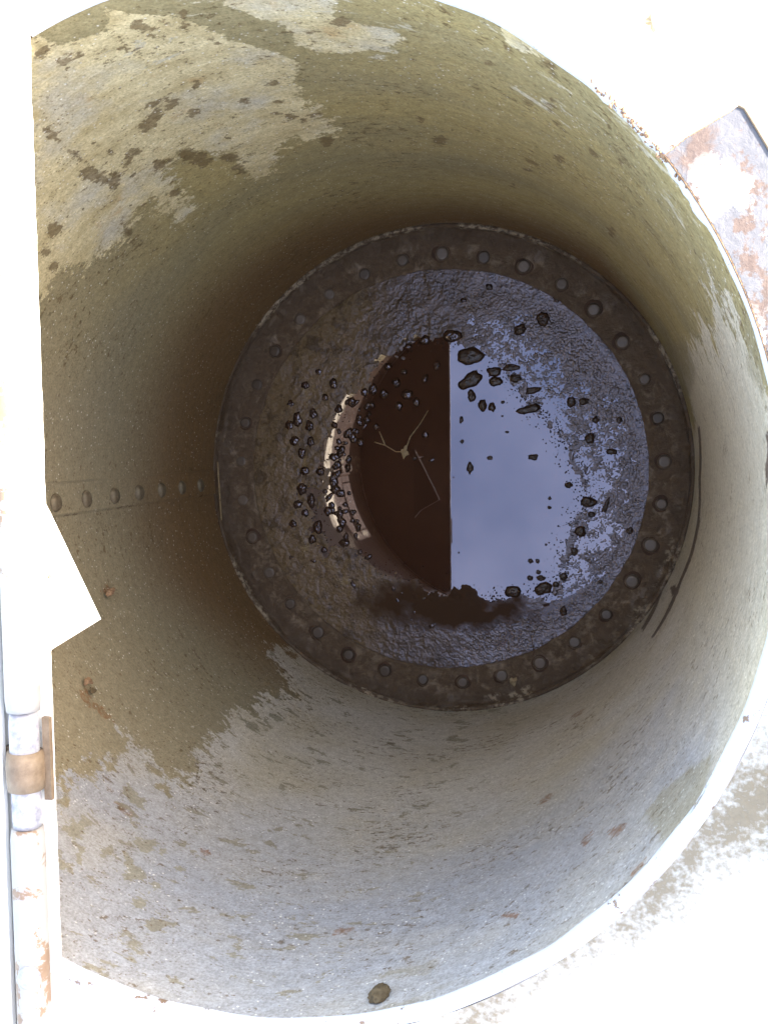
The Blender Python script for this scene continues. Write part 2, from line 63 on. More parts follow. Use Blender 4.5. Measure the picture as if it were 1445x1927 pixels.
CL_BLUE = [(0.0656, 0.2905, 0.0354, 0.0218, 0), (0.0673, 0.2292, 0.034, 0.019, 35), (0.129, 0.251, 0.019, 0.0136, 0), (0.1318, 0.2258, 0.0163, 0.0122, 0), (0.1715, 0.2596, 0.0218, 0.0095, 5), (0.1823, 0.2331, 0.015, 0.0109, 0), (0.0716, 0.1918, 0.0109, 0.0163, 0), (0.0988, 0.1662, 0.0116, 0.0136, 0), (0.123, 0.1621, 0.0095, 0.0122, 0), (0.2262, 0.2023, 0.019, 0.0095, 15), (0.2174, 0.1562, 0.0313, 0.0116, 12), (0.151, 0.1739, 0.0054, 0.0041, 0), (0.0462, 0.1304, 0.0061, 0.0095, 0), (0.0479, 0.0752, 0.0054, 0.0054, 0), (0.0687, 0.0092, 0.0082, 0.0163, 0), (0.12, 0.0337, 0.0082, 0.0054, 0), (0.228, 0.0369, 0.0136, 0.0082, 0), (0.1623, 0.0993, 0.0054, 0.0034, 0), (0.3167, -0.0327, 0.0102, 0.0088, 0), (0.27, -0.0665, 0.0048, 0.0048, 0), (0.269, -0.0892, 0.0054, 0.0048, 0), (0.2242, -0.2258, 0.0068, 0.0068, 0), (0.2415, -0.2253, 0.0061, 0.0061, 0), (0.2444, -0.2535, 0.0068, 0.0061, 0), (0.2233, -0.269, 0.0075, 0.0068, 0), (0.2499, -0.2682, 0.0116, 0.0075, 0), (0.2595, -0.2949, 0.0245, 0.015, 20), (0.1808, -0.3058, 0.0204, 0.0163, 0), (0.2885, -0.2831, 0.0095, 0.0082, 0), (0.1499, 0.1393, 0.0034, 0.0027, 0), (0.2622, -0.183, 0.0034, 0.0034, 0), (0.0413, -0.2089, 0.0027, 0.0027, 0), (0.2919, -0.1355, 0.0027, 0.0027, 0)]
CL_RIGHT = [(0.3654, -0.0744, 0.019, 0.0122, 0), (0.3723, -0.1048, 0.0095, 0.0082, 0), (0.347, -0.1477, 0.0136, 0.0136, 0), (0.332, -0.1987, 0.0095, 0.0109, 0), (0.3067, -0.2624, 0.0109, 0.0095, 0), (0.1917, 0.3538, 0.0177, 0.0136, 30), (0.249, 0.3785, 0.0163, 0.019, 0), (0.3205, 0.1726, 0.0109, 0.0136, 0), (0.3669, 0.0834, 0.0122, 0.015, 0), (0.4665, -0.1425, 0.0095, 0.0095, 0), (0.3501, 0.1749, 0.0136, 0.0095, 0), (0.4187, 0.0508, 0.015, 0.0082, 0), (0.408, -0.0804, 0.0068, 0.0231, -20), (0.3078, -0.3499, 0.0095, 0.0122, 0), (0.2783, 0.4295, 0.0082, 0.0163, 20), (0.114, 0.4607, 0.0095, 0.0095, 0), (0.0499, 0.4299, 0.0095, 0.0068, 0), (0.379, 0.1291, 0.0095, 0.0082, 0), (0.3981, -0.2728, 0.0068, 0.0054, 0), (0.4364, 0.1289, 0.0082, 0.0082, 0)]
CL_LEFT = [(-0.2895, 0.2254, 0.0122, 0.0163, 0), (-0.3449, 0.1485, 0.0109, 0.015, 0), (-0.3128, 0.1898, 0.0109, 0.0095, 0), (-0.2754, 0.1592, 0.0109, 0.0109, 0), (-0.241, 0.1768, 0.0109, 0.015, 0), (-0.2068, 0.2026, 0.0095, 0.0122, 0), (-0.1841, 0.2092, 0.0122, 0.015, 0), (-0.1559, 0.1966, 0.0122, 0.0136, -20), (-0.1223, 0.2262, 0.0122, 0.0122, 0), (-0.0944, 0.196, 0.0163, 0.0136, 0), (-0.0707, 0.1755, 0.0088, 0.0122, 0), (-0.1166, 0.1664, 0.0109, 0.0122, 0), (-0.0474, 0.236, 0.0082, 0.0116, -20), (-0.0173, 0.2678, 0.0082, 0.0122, -10), (-0.187, 0.1696, 0.0082, 0.0095, 0), (-0.2012, 0.1313, 0.0095, 0.0095, 0), (-0.1757, 0.1134, 0.0082, 0.0095, 0), (-0.2184, 0.0735, 0.0095, 0.0122, 0), (-0.2412, 0.0873, 0.0109, 0.0095, 0), (-0.0469, 0.0928, 0.0082, 0.0095, 0), (-0.2729, 0.0457, 0.0109, 0.0136, 0), (-0.2514, 0.007, 0.0095, 0.0122, 0), (-0.2832, -0.0113, 0.0109, 0.0095, 0), (-0.3552, 0.1152, 0.0136, 0.015, 0), (-0.3526, 0.0734, 0.0109, 0.0136, 0), (-0.3888, 0.132, 0.0136, 0.0218, 0), (-0.4109, 0.1181, 0.0122, 0.015, 0), (-0.3776, 0.0454, 0.0122, 0.015, 0), (-0.3253, -0.0047, 0.0122, 0.0109, 0), (-0.3691, -0.0022, 0.015, 0.0122, 0), (-0.292, -0.0282, 0.0109, 0.0204, 0), (-0.2733, -0.06, 0.0136, 0.0109, 0), (-0.3782, -0.0501, 0.0136, 0.0163, 0), (-0.352, -0.0807, 0.0122, 0.0177, 0), (-0.3054, -0.1081, 0.0122, 0.0122, 0), (-0.2735, -0.116, 0.0095, 0.015, 0), (-0.3347, -0.1509, 0.015, 0.0177, 0), (-0.3496, -0.1837, 0.0109, 0.0122, 0), (-0.2621, -0.1915, 0.015, 0.0095, 0), (-0.2245, -0.1486, 0.0082, 0.0122, 0), (-0.0745, 0.0328, 0.0068, 0.0068, 0), (-0.0301, 0.0276, 0.0095, 0.0048, 20), (-0.4105, -0.2349, 0.0109, 0.0061, 10), (-0.347, -0.2403, 0.0095, 0.0068, 0), (-0.3175, -0.2112, 0.0095, 0.0082, 0), (-0.2378, -0.3006, 0.0068, 0.015, 30), (-0.1845, -0.3031, 0.0048, 0.0095, 20), (-0.1303, -0.3082, 0.0061, 0.0109, 20), (-0.1189, -0.3386, 0.0054, 0.0095, 30), (-0.1062, -0.3172, 0.0054, 0.0041, 0), (-0.0498, -0.3305, 0.0075, 0.0041, 20), (-0.0736, -0.3676, 0.0048, 0.0061, 0), (-0.082, -0.389, 0.0061, 0.0048, 0), (-0.0286, -0.4021, 0.015, 0.0061, 30), (-0.0477, 0.3327, 0.015, 0.0109, 0), (0.0206, 0.3419, 0.0231, 0.0163, 0), (-0.0918, 0.3175, 0.0095, 0.0082, 0), (-0.1447, 0.2671, 0.0109, 0.0095, 0), (-0.1028, 0.253, 0.0095, 0.0082, 0), (-0.3965, 0.0761, 0.0136, 0.0136, 0), (-0.4061, 0.1739, 0.0122, 0.0122, 0), (-0.3903, -0.0926, 0.0136, 0.0122, 0), (-0.4024, -0.1423, 0.0122, 0.0109, 0), (-0.3683, -0.1134, 0.0109, 0.0109, 0), (-0.3663, 0.2221, 0.0122, 0.0109, 0), (-0.3298, 0.2562, 0.0095, 0.0095, 0), (-0.3139, -0.0564, 0.0068, 0.0068, 0)]

SANDSPOTS = [(-0.3562, 0.204, 0.019, 0.0381), (-0.3747, 0.0342, 0.0136, 0.0544), (-0.396, -0.0715, 0.0163, 0.049), (-0.3177, -0.2579, 0.0544, 0.0218), (-0.3688, -0.1912, 0.0136, 0.0408), (-0.2668, -0.2903, 0.0354, 0.0136)]
RAD, FLOOR_Z, WATER_Z, LEG_Z = 0.6, -1.484, -1.4775, -1.41

# ------------------------------------------------------------------ helpers
def link(o, parent=None):
    COL.objects.link(o)
    if parent: o.parent = parent
    return o
def tag(o, label=None, cat=None, group=None, kind=None):
    for k, v in (('label',label),('category',cat),('group',group),('kind',kind)):
        if v: o[k] = v
    return o
def empty(name, label, cat, loc=(0,0,0), group=None):
    o = bpy.data.objects.new(name, None); o.location = loc; o.empty_display_size = .05
    link(o); return tag(o, label, cat, group)
def bm_obj(name, bm, mat, parent=None, smooth=True):
    me = bpy.data.meshes.new(name); bm.normal_update(); bm.to_mesh(me); bm.free(); me.materials.append(mat)
    if smooth: me.polygons.foreach_set('use_smooth', [True]*len(me.polygons))
    o = bpy.data.objects.new(name, me)
    if parent:
        o.location = -parent.location
    return link(o, parent)
def grid_mesh(name, V, nu, nv, wrap, mat, parent=None, attrs=None, uv=None, keep=None):
    # V: (nu*nv,3) ordered i*nv+j
    I = np.arange(nu if wrap else nu-1); J = np.arange(nv-1)
    i, j = np.meshgrid(I, J, indexing='ij'); i2 = (i+1) % nu
    F = np.stack([i*nv+j, i2*nv+j, i2*nv+j+1, i*nv+j+1], -1).reshape(-1,4)
    if keep is not None:
        F = F[keep[F].all(1)]
        used = np.zeros(len(V), bool); used[F.ravel()] = True
        remap = np.cumsum(used)-1; F = remap[F]; V = V[used]
        if attrs: attrs = {k: a[used] for k, a in attrs.items()}
        if uv is not None: uv = uv[used]
    me = bpy.data.meshes.new(name)
    me.vertices.add(len(V)); me.vertices.foreach_set('co', V.astype(np.float32).ravel())
    me.loops.add(len(F)*4); me.loops.foreach_set('vertex_index', F.ravel().astype(np.int32))
    me.polygons.add(len(F)); me.polygons.foreach_set('loop_start', np.arange(0,len(F)*4,4,dtype=np.int32))
    me.polygons.foreach_set('use_smooth', np.ones(len(F),bool))
    if uv is not None:
        l = me.uv_layers.new(name='UVMap'); l.data.foreach_set('uv', uv[F.ravel()].astype(np.float32).ravel())
    me.update(calc_edges=True)
    for k, a in (attrs or {}).items():
        at = me.attributes.new(k,'FLOAT','POINT'); at.data.foreach_set('value', a.astype(np.float32))
    me.materials.append(mat)
    return link(bpy.data.objects.new(name, me), parent)
def sdf(P, polys, clamp=.15):
    # signed distance, positive inside; union of polygons
    best = np.full(len(P), -clamp)
    for poly in polys:
        q = np.array(poly, float)
        lo, hi = q.min(0)-clamp, q.max(0)+clamp
        m = ((P>lo)&(P<hi)).all(1); idx = np.nonzero(m)[0]
        if not len(idx): continue
        p = P[idx]; d = np.full(len(p), 1e9); ins = np.zeros(len(p), bool)
        for a, b in zip(q, np.roll(q,-1,0)):
            e = b-a; w = p-a; t = np.clip((w@e)/(e@e+1e-12),0,1)
            d = np.minimum(d, np.hypot(*(w-t[:,None]*e).T))
            c = ((a[1]>p[:,1]) != (b[1]>p[:,1]))
            xx = a[0]+(p[:,1]-a[1])*e[0]/(e[1] if abs(e[1])>1e-9 else 1e-9)
            ins ^= c & (p[:,0]<xx)
        s = np.clip(np.where(ins,d,-d),-clamp,clamp); best[idx] = np.maximum(best[idx], s)
    return best
def arc(polys):  # wall polygons to metres along the circumference
    return [[(R_(a)*RAD, z) for a, z in q] for q in polys]
def vnoise(X, Y, scale, seed, octs=4):
    # tileless value noise on arrays
    out = np.zeros(X.shape); amp = 1; tot = 0
    for o in range(octs):
        r = np.random.default_rng(seed+o); T = r.random((256,256)); s = scale*2**o
        x = X*s; y = Y*s; xi = np.floor(x).astype(int); yi = np.floor(y).astype(int); fx = x-xi; fy = y-yi
        fx = fx*fx*(3-2*fx); fy = fy*fy*(3-2*fy)
        g = lambda a, b: T[a & 255, b & 255]
        out += amp*((g(xi,yi)*(1-fx)+g(xi+1,yi)*fx)*(1-fy)+(g(xi,yi+1)*(1-fx)+g(xi+1,yi+1)*fx)*fy); tot += amp; amp *= .5
    return out/tot

class NT:
    def __init__(s, name):
        s.m = bpy.data.materials.new(name); s.m.use_nodes = True; s.t = s.m.node_tree; s.b = s.t.nodes['Principled BSDF']
    def n(s, k, **kw):
        o = s.t.nodes.new(k)
        for a, v in kw.items(): setattr(o, a, v)
        return o
    def set(s, sock, v):
        if isinstance(v, bpy.types.NodeSocket): s.t.links.new(v, sock)
        else: sock.default_value = v
    def attr(s, name): o = s.n('ShaderNodeAttribute', attribute_name=name); return o.outputs['Fac']
    def uv(s, sx=1, sy=1, obj=False):
        tc = s.n('ShaderNodeTexCoord'); mp = s.n('ShaderNodeMapping'); mp.inputs['Scale'].default_value = (sx,sy,1 if not obj else sx)
        s.t.links.new(tc.outputs['Object' if obj else 'UV'], mp.inputs['Vector']); return mp.outputs[0]
    def noise(s, vec, scale, det=5, rough=.55, dist=0):
        o = s.n('ShaderNodeTexNoise'); s.set(o.inputs['Vector'], vec); o.inputs['Scale'].default_value = scale
        o.inputs['Detail'].default_value = det; o.inputs['Roughness'].default_value = rough; o.inputs['Distortion'].default_value = dist
        return o.outputs['Fac']
    def vor(s, vec, scale, out='Distance', rnd=1):
        o = s.n('ShaderNodeTexVoronoi'); s.set(o.inputs['Vector'], vec); o.inputs['Scale'].default_value = scale
        o.inputs['Randomness'].default_value = rnd; return o.outputs[out]
    def math(s, op, a, b=0., c=None, clamp=False):
        o = s.n('ShaderNodeMath', operation=op, use_clamp=clamp); s.set(o.inputs[0], a); s.set(o.inputs[1], b)
        if c is not None: s.set(o.inputs[2], c)
        return o.outputs[0]
    def ramp(s, v, lo, hi, a=0., b=1., smooth=False):
        o = s.n('ShaderNodeMapRange'); 
        if smooth: o.interpolation_type = 'SMOOTHSTEP'
        s.set(o.inputs[0], v)
        for k, x in zip((1,2,3,4),(lo,hi,a,b)): o.inputs[k].default_value = x
        return o.outputs[0]
    def mix(s, f, a, b, mode='MIX'):
        o = s.n('ShaderNodeMix', data_type='RGBA', blend_type=mode); s.set(o.inputs[0], f)
        for k, x in ((6,a),(7,b)): s.set(o.inputs[k], (*x,1) if isinstance(x, tuple) else x)
        return o.outputs[2]
    def bump(s, h, strength=.3, dist=.01, prev=None):
        o = s.n('ShaderNodeBump'); s.set(o.inputs['Height'], h); o.inputs['Strength'].default_value = strength
        o.inputs['Distance'].default_value = dist
        if prev is not None: s.set(o.inputs['Normal'], prev)
        return o.outputs[0]
    def out(s, col, rough=.6, normal=None, metal=0., spec=.5, ior=None):
        s.set(s.b.inputs['Base Color'], (*col,1) if isinstance(col, tuple) else col); s.set(s.b.inputs['Roughness'], rough)
        s.set(s.b.inputs['Metallic'], metal); s.set(s.b.inputs['Specular IOR Level'], spec)
        if ior: s.b.inputs['IOR'].default_value = ior
        if normal is not None: s.set(s.b.inputs['Normal'], normal)
        return s.m

# ------------------------------------------------------------------ materials
def mat_wall():
    M = NT('tank_wall')
    st = M.uv(1,1)            # metres: u along circumference, v height
    sk = M.uv(.42,1)          # stretched along the circumference (brush strokes)
    sk3 = M.uv(.22,1)
    n1 = M.noise(sk, 9, 6, .6, .3); n2 = M.noise(M.uv(.65,1), 34, 5, .65, .3); n3 = M.noise(st, 120, 4, .6); n4 = M.noise(sk3, 70, 4, .6)
    edge = M.math('ADD', M.math('MULTIPLY', M.math('SUBTRACT', n1, .5), .11), M.math('ADD', M.math('MULTIPLY', M.math('SUBTRACT', n2, .5), .13), M.math('MULTIPLY', M.math('SUBTRACT', n3, .5), .05)))
    edge3 = M.math('ADD', M.math('MULTIPLY', M.math('SUBTRACT', n2, .5), .055), M.math('MULTIPLY', M.math('SUBTRACT', n3, .5), .03))
    edge2 = M.math('ADD', M.math('MULTIPLY', M.math('SUBTRACT', n2, .5), .03), M.math('MULTIPLY', M.math('SUBTRACT', n3, .5), .018))
    def mask(att, e, soft=.0015):
        return M.ramp(M.math('ADD', M.attr(att), e), -soft, soft)
    lime = mask('lime', M.math('ADD', edge, M.math('MULTIPLY', M.math('SUBTRACT', M.noise(st, 22, 6, .75), .5), .22)), .004); iso = M.math('MULTIPLY', M.math('SUBTRACT', M.noise(st, 30, 6, .8), .5), M.ramp(M.attr('depth'),.30,.48,.02,.20))
    cream = mask('cream', M.math('ADD', edge2, iso), .0015)
    thin = M.ramp(M.math('ADD', M.attr('cream'), edge), -.02, .04)
    # base coat: olive brown film
    base = M.mix(n1, (.29,.235,.10), (.41,.34,.165))
    base = M.mix(M.ramp(n4,.42,.62), base, (.39,.32,.15))
    base = M.mix(M.ramp(M.noise(sk, 3.2, 3),.45,.65,0,.6), base, (.25,.225,.14))
    big = M.noise(st, 4.5, 5, .6)
    limc = M.mix(M.ramp(M.noise(st,18,6,.7),.3,.7), (.31,.29,.26), (.47,.47,.475))
    limc = M.mix(M.ramp(M.math('ADD', M.attr('depth'), M.math('MULTIPLY', M.math('SUBTRACT', n1,.5), .5)),.2,.9,0,.85), limc, M.mix(n2,(.50,.47,.41),(.66,.63,.56)))  # scale painted lighter with depth to offset the light falling off
    limc = M.mix(M.ramp(big,.42,.62,0,.75), limc, (.47,.42,.31))
    limc = M.mix(M.ramp(M.noise(sk,46,5,.7),.56,.7,0,.5), limc, (.36,.33,.27))
    limc = M.mix(M.ramp(M.attr('right'),0,1), limc, M.mix(n2,(.46,.42,.31),(.60,.55,.44)))
    crc = M.mix(M.ramp(M.noise(sk,20,6,.7),.3,.7), (.44,.36,.19), (.70,.62,.39))
    crc = M.mix(M.ramp(M.noise(st,7,5,.65),.5,.68,0,.7), crc, (.50,.49,.44))
    crc = M.mix(M.ramp(M.noise(st,13,5,.6),.6,.7,0,.55), crc, (.44,.28,.12))
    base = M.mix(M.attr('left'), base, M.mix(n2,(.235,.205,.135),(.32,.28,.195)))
    limc = M.mix(M.math('MULTIPLY', M.attr('cool'), M.ramp(n1,.3,.6,.5,1)), limc, M.mix(n2,(.28,.285,.295),(.40,.41,.43)))  # blue-grey scale, with some of the skylight's tint painted in
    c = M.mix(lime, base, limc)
    c = M.mix(cream, c, crc)
    # flaking islands of light scale in the film
    isl = M.ramp(M.math('ADD', M.noise(sk, 16, 6, .7, .6), M.math('MULTIPLY', M.attr('flake'), .12)), .70, .715)
    c = M.mix(M.math('MULTIPLY', isl, M.math('SUBTRACT',1,lime)), c, (.50,.46,.34))
    # brown silt ring low on the wall
    br = M.ramp(M.math('ADD', M.attr('brown'), M.math('MULTIPLY', M.math('SUBTRACT', n1,.5), .10)), -.14, .30, 0, .95, True)
    br = M.math('MULTIPLY', br, M.math('SUBTRACT', 1, M.math('MULTIPLY', lime, .85)))
    c = M.mix(br, c, M.mix(n2,(.16,.092,.040),(.24,.155,.075)))
    # stains; the wall behind the cover also gets painted light and shade
    c = M.mix(M.math('MULTIPLY', mask('spots', edge3,.0015), M.ramp(n3,.2,.6,.45,.85)), c, (.15,.105,.05))
    c = M.mix(M.math('MULTIPLY', mask('flecks', edge3,.001), .85), c, (.27,.25,.18))
    c = M.mix(M.math('MULTIPLY', mask('olive', edge3,.006), .6), c, (.27,.24,.155))
    c = M.mix(M.math('MULTIPLY', mask('rust', edge3,.002), M.ramp(n3,.35,.6,.1,.8)), c, (.20,.09,.03))
    c = M.mix(M.math('MULTIPLY', mask('crevice', M.math('ADD', M.math('MULTIPLY', M.math('SUBTRACT', n3,.55), .022), M.math('MULTIPLY', M.math('SUBTRACT', n2,.60), .018)),0.0015), .8), c, (.05,.02,.012))
    c = M.mix(M.math('MULTIPLY', mask('pale', edge,.006), .9), c, M.mix(n2,(.62,.55,.36),(.82,.76,.56)))  # sunlit band of the hidden wall brightened by painted colour
    c = M.mix(M.math('MULTIPLY', mask('grime', M.math('MULTIPLY', edge, .8),.008), .93), c, (.06,.034,.02))  # wall under the cover painted dark, in place of shade
    fk = M.math('MULTIPLY', M.ramp(M.noise(M.uv(.6,1), 26, 6, .7, .4), .585,.60), M.ramp(M.attr('left'),.5,.85))
    c = M.mix(M.math('MULTIPLY', M.math('MULTIPLY', fk, lime), .85), c, (.255,.23,.165))
    bl = M.math('MULTIPLY', M.ramp(M.noise(M.uv(.75,1), 44, 6, .75, .2), .635,.665), M.ramp(M.attr('flake'),.02,.3))
    c = M.mix(M.math('MULTIPLY', bl, .7), c, (.15,.105,.05))
    # pin holes and little dirt specks
    v1 = M.vor(M.uv(.8,1), 50); v2 = M.vor(M.uv(.85,1), 120)
    sp = M.math('MULTIPLY', M.ramp(M.math('ADD', v1, M.math('MULTIPLY', M.math('SUBTRACT', n3,.5), .5)),.08,.13,1,0), M.ramp(M.noise(st,11,3),.47,.56))
    sp2 = M.math('MULTIPLY', M.ramp(v2,.14,.2,1,0), M.ramp(M.noise(st,8,4),.42,.58))
    clus = M.ramp(M.math('ADD', M.noise(M.uv(.75,1), 70, 5, .75), M.math('MULTIPLY', M.noise(st, 6, 2), .35)), .775, .82)
    c = M.mix(M.math('MULTIPLY', M.math('MAXIMUM', M.math('MAXIMUM', sp, sp2), clus), .75), c, (.13,.085,.035))
    # mineral grains, their glitter painted in as pale dots
    v3 = M.vor(st, 130); vc = M.vor(st, 130, 'Color')
    gsel = M.math('GREATER_THAN', vc, .66)
    g = M.math('MULTIPLY', M.math('MULTIPLY', M.ramp(v3,.14,.26,1,0), gsel), M.ramp(M.noise(st,5,3),.4,.6,.35,1))
    c = M.mix(M.math('MULTIPLY', g, .75), c, (.85,.84,.78))
    gr = M.noise(st, 230, 3, .7); gr2 = M.noise(st, 60, 5, .75)
    c = M.mix(1., c, M.mix(M.ramp(gr,.3,.7), (.74,.72,.68), (1.26,1.26,1.26)), 'MULTIPLY')
    c = M.mix(1., c, M.mix(M.ramp(gr2,.32,.68), (.80,.78,.74), (1.16,1.16,1.17)), 'MULTIPLY')
    h = M.math('ADD', M.math('MULTIPLY', n3, .4), M.math('ADD', M.math('MULTIPLY', lime, .25), M.math('ADD', M.math('MULTIPLY', g, .5), M.math('MULTIPLY', cream, .25))))
    h2 = M.math('SUBTRACT', M.math('ADD', h, M.math('MULTIPLY', n1, .8)), M.math('MULTIPLY', M.math('MAXIMUM', sp, clus), .3))
    rgh = M.ramp(n2, .3,.7,.42,.68)
    return M.out(c, rgh, M.bump(h2,.5,.004), spec=.35)

def mat_clump():
    M = NT('clump_mud'); o = M.uv(1,1,True); n = M.noise(o, 90, 4, .6)
    return M.out(M.mix(n,(.020,.008,.004),(.050,.026,.013)), .12, M.bump(n,.6,.005), spec=.45, ior=1.5)
def mat_mud(name='wet_mud'):
    M = NT(name); o = M.uv(1,1,True)
    n = M.noise(o, 85, 4, .65); n2 = M.noise(o, 230, 3, .65); n3 = M.noise(o, 14, 3)
    d = M.attr('dry'); sm = M.attr('smooth'); gl = M.attr('gloss')
    c = M.mix(n, (.042,.025,.014), (.125,.088,.058))
    c = M.mix(M.ramp(n3,.45,.65), c, (.055,.036,.02))
    c = M.mix(M.math('MULTIPLY', M.attr('sand'), M.ramp(n2,.35,.6)), c, (.30,.23,.10))
    c = M.mix(M.math('MULTIPLY', d, M.ramp(n,.35,.6)), c, (.10,.078,.058))
    c = M.mix(M.math('MULTIPLY', M.math('MULTIPLY', d, M.ramp(n2,.62,.70)), .5), c, (.22,.18,.13))
    c = M.mix(M.ramp(gl,.1,.7,.85,0), c, M.mix(n2,(.085,.050,.022),(.33,.235,.115)))
    c = M.mix(M.math('MULTIPLY', M.ramp(M.noise(o,24,5,.7),.52,.60), M.ramp(gl,.1,.7,.75,.1)), c, (.040,.025,.014))
    c = M.mix(M.math('MULTIPLY', sm, .9), c, (.055,.030,.017))  # matte brown zone painted in place of the water's dark reflection
    rough = M.math('ADD', M.math('ADD', M.ramp(n3,.3,.7,.03,.07), M.math('MULTIPLY', d, .35)), M.math('MULTIPLY', sm, .4))
    rp = M.math('SUBTRACT', 1, sm)
    hh = M.math('MULTIPLY', M.math('ADD', n, M.math('MULTIPLY', n2, .45)), rp)
    return M.out(c, rough, M.bump(hh, .5, .005), spec=M.math('MULTIPLY', M.math('MULTIPLY', M.ramp(d,0,1,1.,.3), M.ramp(sm,0,1,1,.02)), gl), ior=1.65)
def mat_water():
    M = NT('puddle_water'); o = M.uv(1,1,True)
    n = M.noise(o, 3, 3)
    return M.out(M.mix(n,(.046,.021,.012),(.058,.027,.016)), .015, M.bump(M.noise(o,5,2),.04,.002), spec=1.0, ior=1.68)

def _tint(m, c=(.80,.80,1,1)):
    m.node_tree.nodes['Principled BSDF'].inputs['Specular Tint'].default_value = c; return m
def mat_flange():
    M = NT('dirty_iron'); o = M.uv(1,1,True)
    n = M.noise(o, 26, 7, .75, .3); n2 = M.noise(o, 70, 5, .65); n3 = M.noise(o, 260, 3)
    c = M.mix(M.ramp(n,.50,.60), (.120,.078,.045), (.215,.155,.098))
    c = M.mix(M.ramp(n2,.42,.62,0,.8), c, (.085,.054,.031))
    c = M.mix(M.math('MULTIPLY', M.ramp(n3,.62,.7), .4), c, (.20,.155,.105))
    c = M.mix(M.math('MULTIPLY', M.attr('outer'), M.ramp(n2,.3,.6,.85,.5)), c, (.085,.056,.034))
    c = M.mix(M.math('MULTIPLY', M.attr('lip'), M.ramp(n2,.46,.56)), c, (.36,.29,.20))  # edge highlight painted along the ring's lip, plus some pale grit
    h = M.math('ADD', M.math('MULTIPLY', M.ramp(n,.42,.58), -.35), n2)
    return M.out(c, M.ramp(n,.45,.55,.6,.32), M.bump(h,.8,.005), spec=.35)
def mat_rivet():
    M = NT('rivet_iron'); o = M.uv(1,1,True); gi = M.n('ShaderNodeObjectInfo')
    n = M.noise(o, 70, 5, .65)
    c = M.mix(n, (.105,.076,.052), (.165,.125,.092))
    c = M.mix(M.math('MULTIPLY', M.ramp(gi.outputs['Random'],.2,.8), .9), c, (.07,.048,.032))
    return M.out(c, .42, M.bump(n,.5,.003), spec=.6)
def mat_paint(name, base=(.76,.75,.70), rustamt=.66, scale=1., dirt=True):
    M = NT(name); o = M.uv(1,1,True)
    n = M.noise(o, 14*scale, 7, .7, .3); n2 = M.noise(o, 60*scale, 5, .65)
    c = M.mix(n2, base, tuple(min(.85,x*1.1) for x in base))
    c = M.mix(M.ramp(n, rustamt, rustamt+.03), c, M.mix(n2,(.14,.085,.052),(.23,.165,.11)))
    return M.out(c, .6, M.bump(n2,.4,.003), spec=.4)
def mat_ground():
    M = NT('pale_concrete'); o = M.uv(1,1,True)
    n = M.noise(o, 3, 6, .6); n2 = M.noise(o, 40, 6, .7); n3 = M.noise(o,160,4,.6)
    c = M.mix(n, (.62,.60,.55), (.74,.72,.67))
    c = M.mix(M.ramp(n3,.3,.7,0,.3), c, (.55,.52,.46))
    e = M.math('ADD', M.attr('dirt'), M.math('ADD', M.math('MULTIPLY', M.math('SUBTRACT', n2,.42), .11), M.math('MULTIPLY', M.math('SUBTRACT', n3,.5), .07)))
    f = M.ramp(e, -.03, .035)
    c = M.mix(M.math('MULTIPLY', f, .93), c, M.mix(n3,(.13,.095,.052),(.25,.20,.13)))
    return M.out(c, .85, M.bump(M.math('ADD',n2,n3),.6,.004), spec=.3)
def mat_tab():
    M = NT('corroded_zinc'); o = M.uv(1,1,True)
    n = M.noise(o, 13, 6, .65, .4); n2 = M.noise(o, 48, 6, .7, .3); n3 = M.noise(o,200,3)
    c = M.mix(n2, (.05,.052,.062), (.12,.12,.13))
    w = M.ramp(M.math('ADD', M.attr('white'), M.math('MULTIPLY', M.math('SUBTRACT', n2,.5), .06)), -.003,.004)
    w2 = M.math('MULTIPLY', M.ramp(n, .55,.58), M.ramp(M.attr('far'),0,1))
    c = M.mix(M.math('MAXIMUM', w, w2), c, (.72,.73,.75))
    r = M.ramp(M.math('ADD', M.attr('rim'), M.math('MULTIPLY', M.math('SUBTRACT', n2,.5), .06)), -.002,.01)
    r2 = M.ramp(M.noise(o, 34, 6, .7), .51,.56)
    c = M.mix(M.math('MULTIPLY', M.math('MAXIMUM', r, M.math('MULTIPLY', r2, M.math('SUBTRACT',1,w))), .9), c, M.mix(n3,(.045,.026,.019),(.105,.072,.056)))
    return M.out(c, .5, M.bump(n2,.5,.003), spec=.5)
def mat_simple(name, a, b, scale=80, rough=.6, spec=.4, bump=.4, metal=0.):
    M = NT(name); o = M.uv(1,1,True); n = M.noise(o, scale, 5, .65)
    return M.out(M.mix(M.ramp(n,.3,.7), a, b), rough, M.bump(n,bump,.003), spec=spec, metal=metal)
MW, MM, MWA, MF, MR = mat_wall(), _tint(mat_mud(), (.84,.82,1,1)), _tint(mat_water()), mat_flange(), mat_rivet()
M_CLUMP = mat_clump(); M_WETC = _tint(mat_clump(), (.9,.86,1,1))
M_WETC.name = 'bubbly_wet_mud'; _b = M_WETC.node_tree.nodes['Principled BSDF']; _b.inputs['IOR'].default_value = 1.6; _b.inputs['Specular IOR Level'].default_value = .6; _b.inputs['Roughness'].default_value = .06
for _n in M_WETC.node_tree.nodes:
    if _n.type == 'BUMP': _n.inputs['Strength'].default_value = .0
MG, MT = mat_ground(), mat_tab()
MP = mat_paint('chalky_white_paint'); MPL = mat_paint('white_lid_paint', rustamt=.74, scale=.7)
M_BAR = mat_paint('worn_barrel_paint', (.27,.26,.245), .55)
M_RIM = mat_paint('rim_paint', (.50,.54,.62), .60, 2.)
M_DARK = mat_simple('shade_dark_steel', (.012,.008,.006), (.03,.02,.014), 30, .8)
M_UNDER = mat_simple('rusty_underside', (.045,.024,.014), (.09,.05,.03), 20, .8)
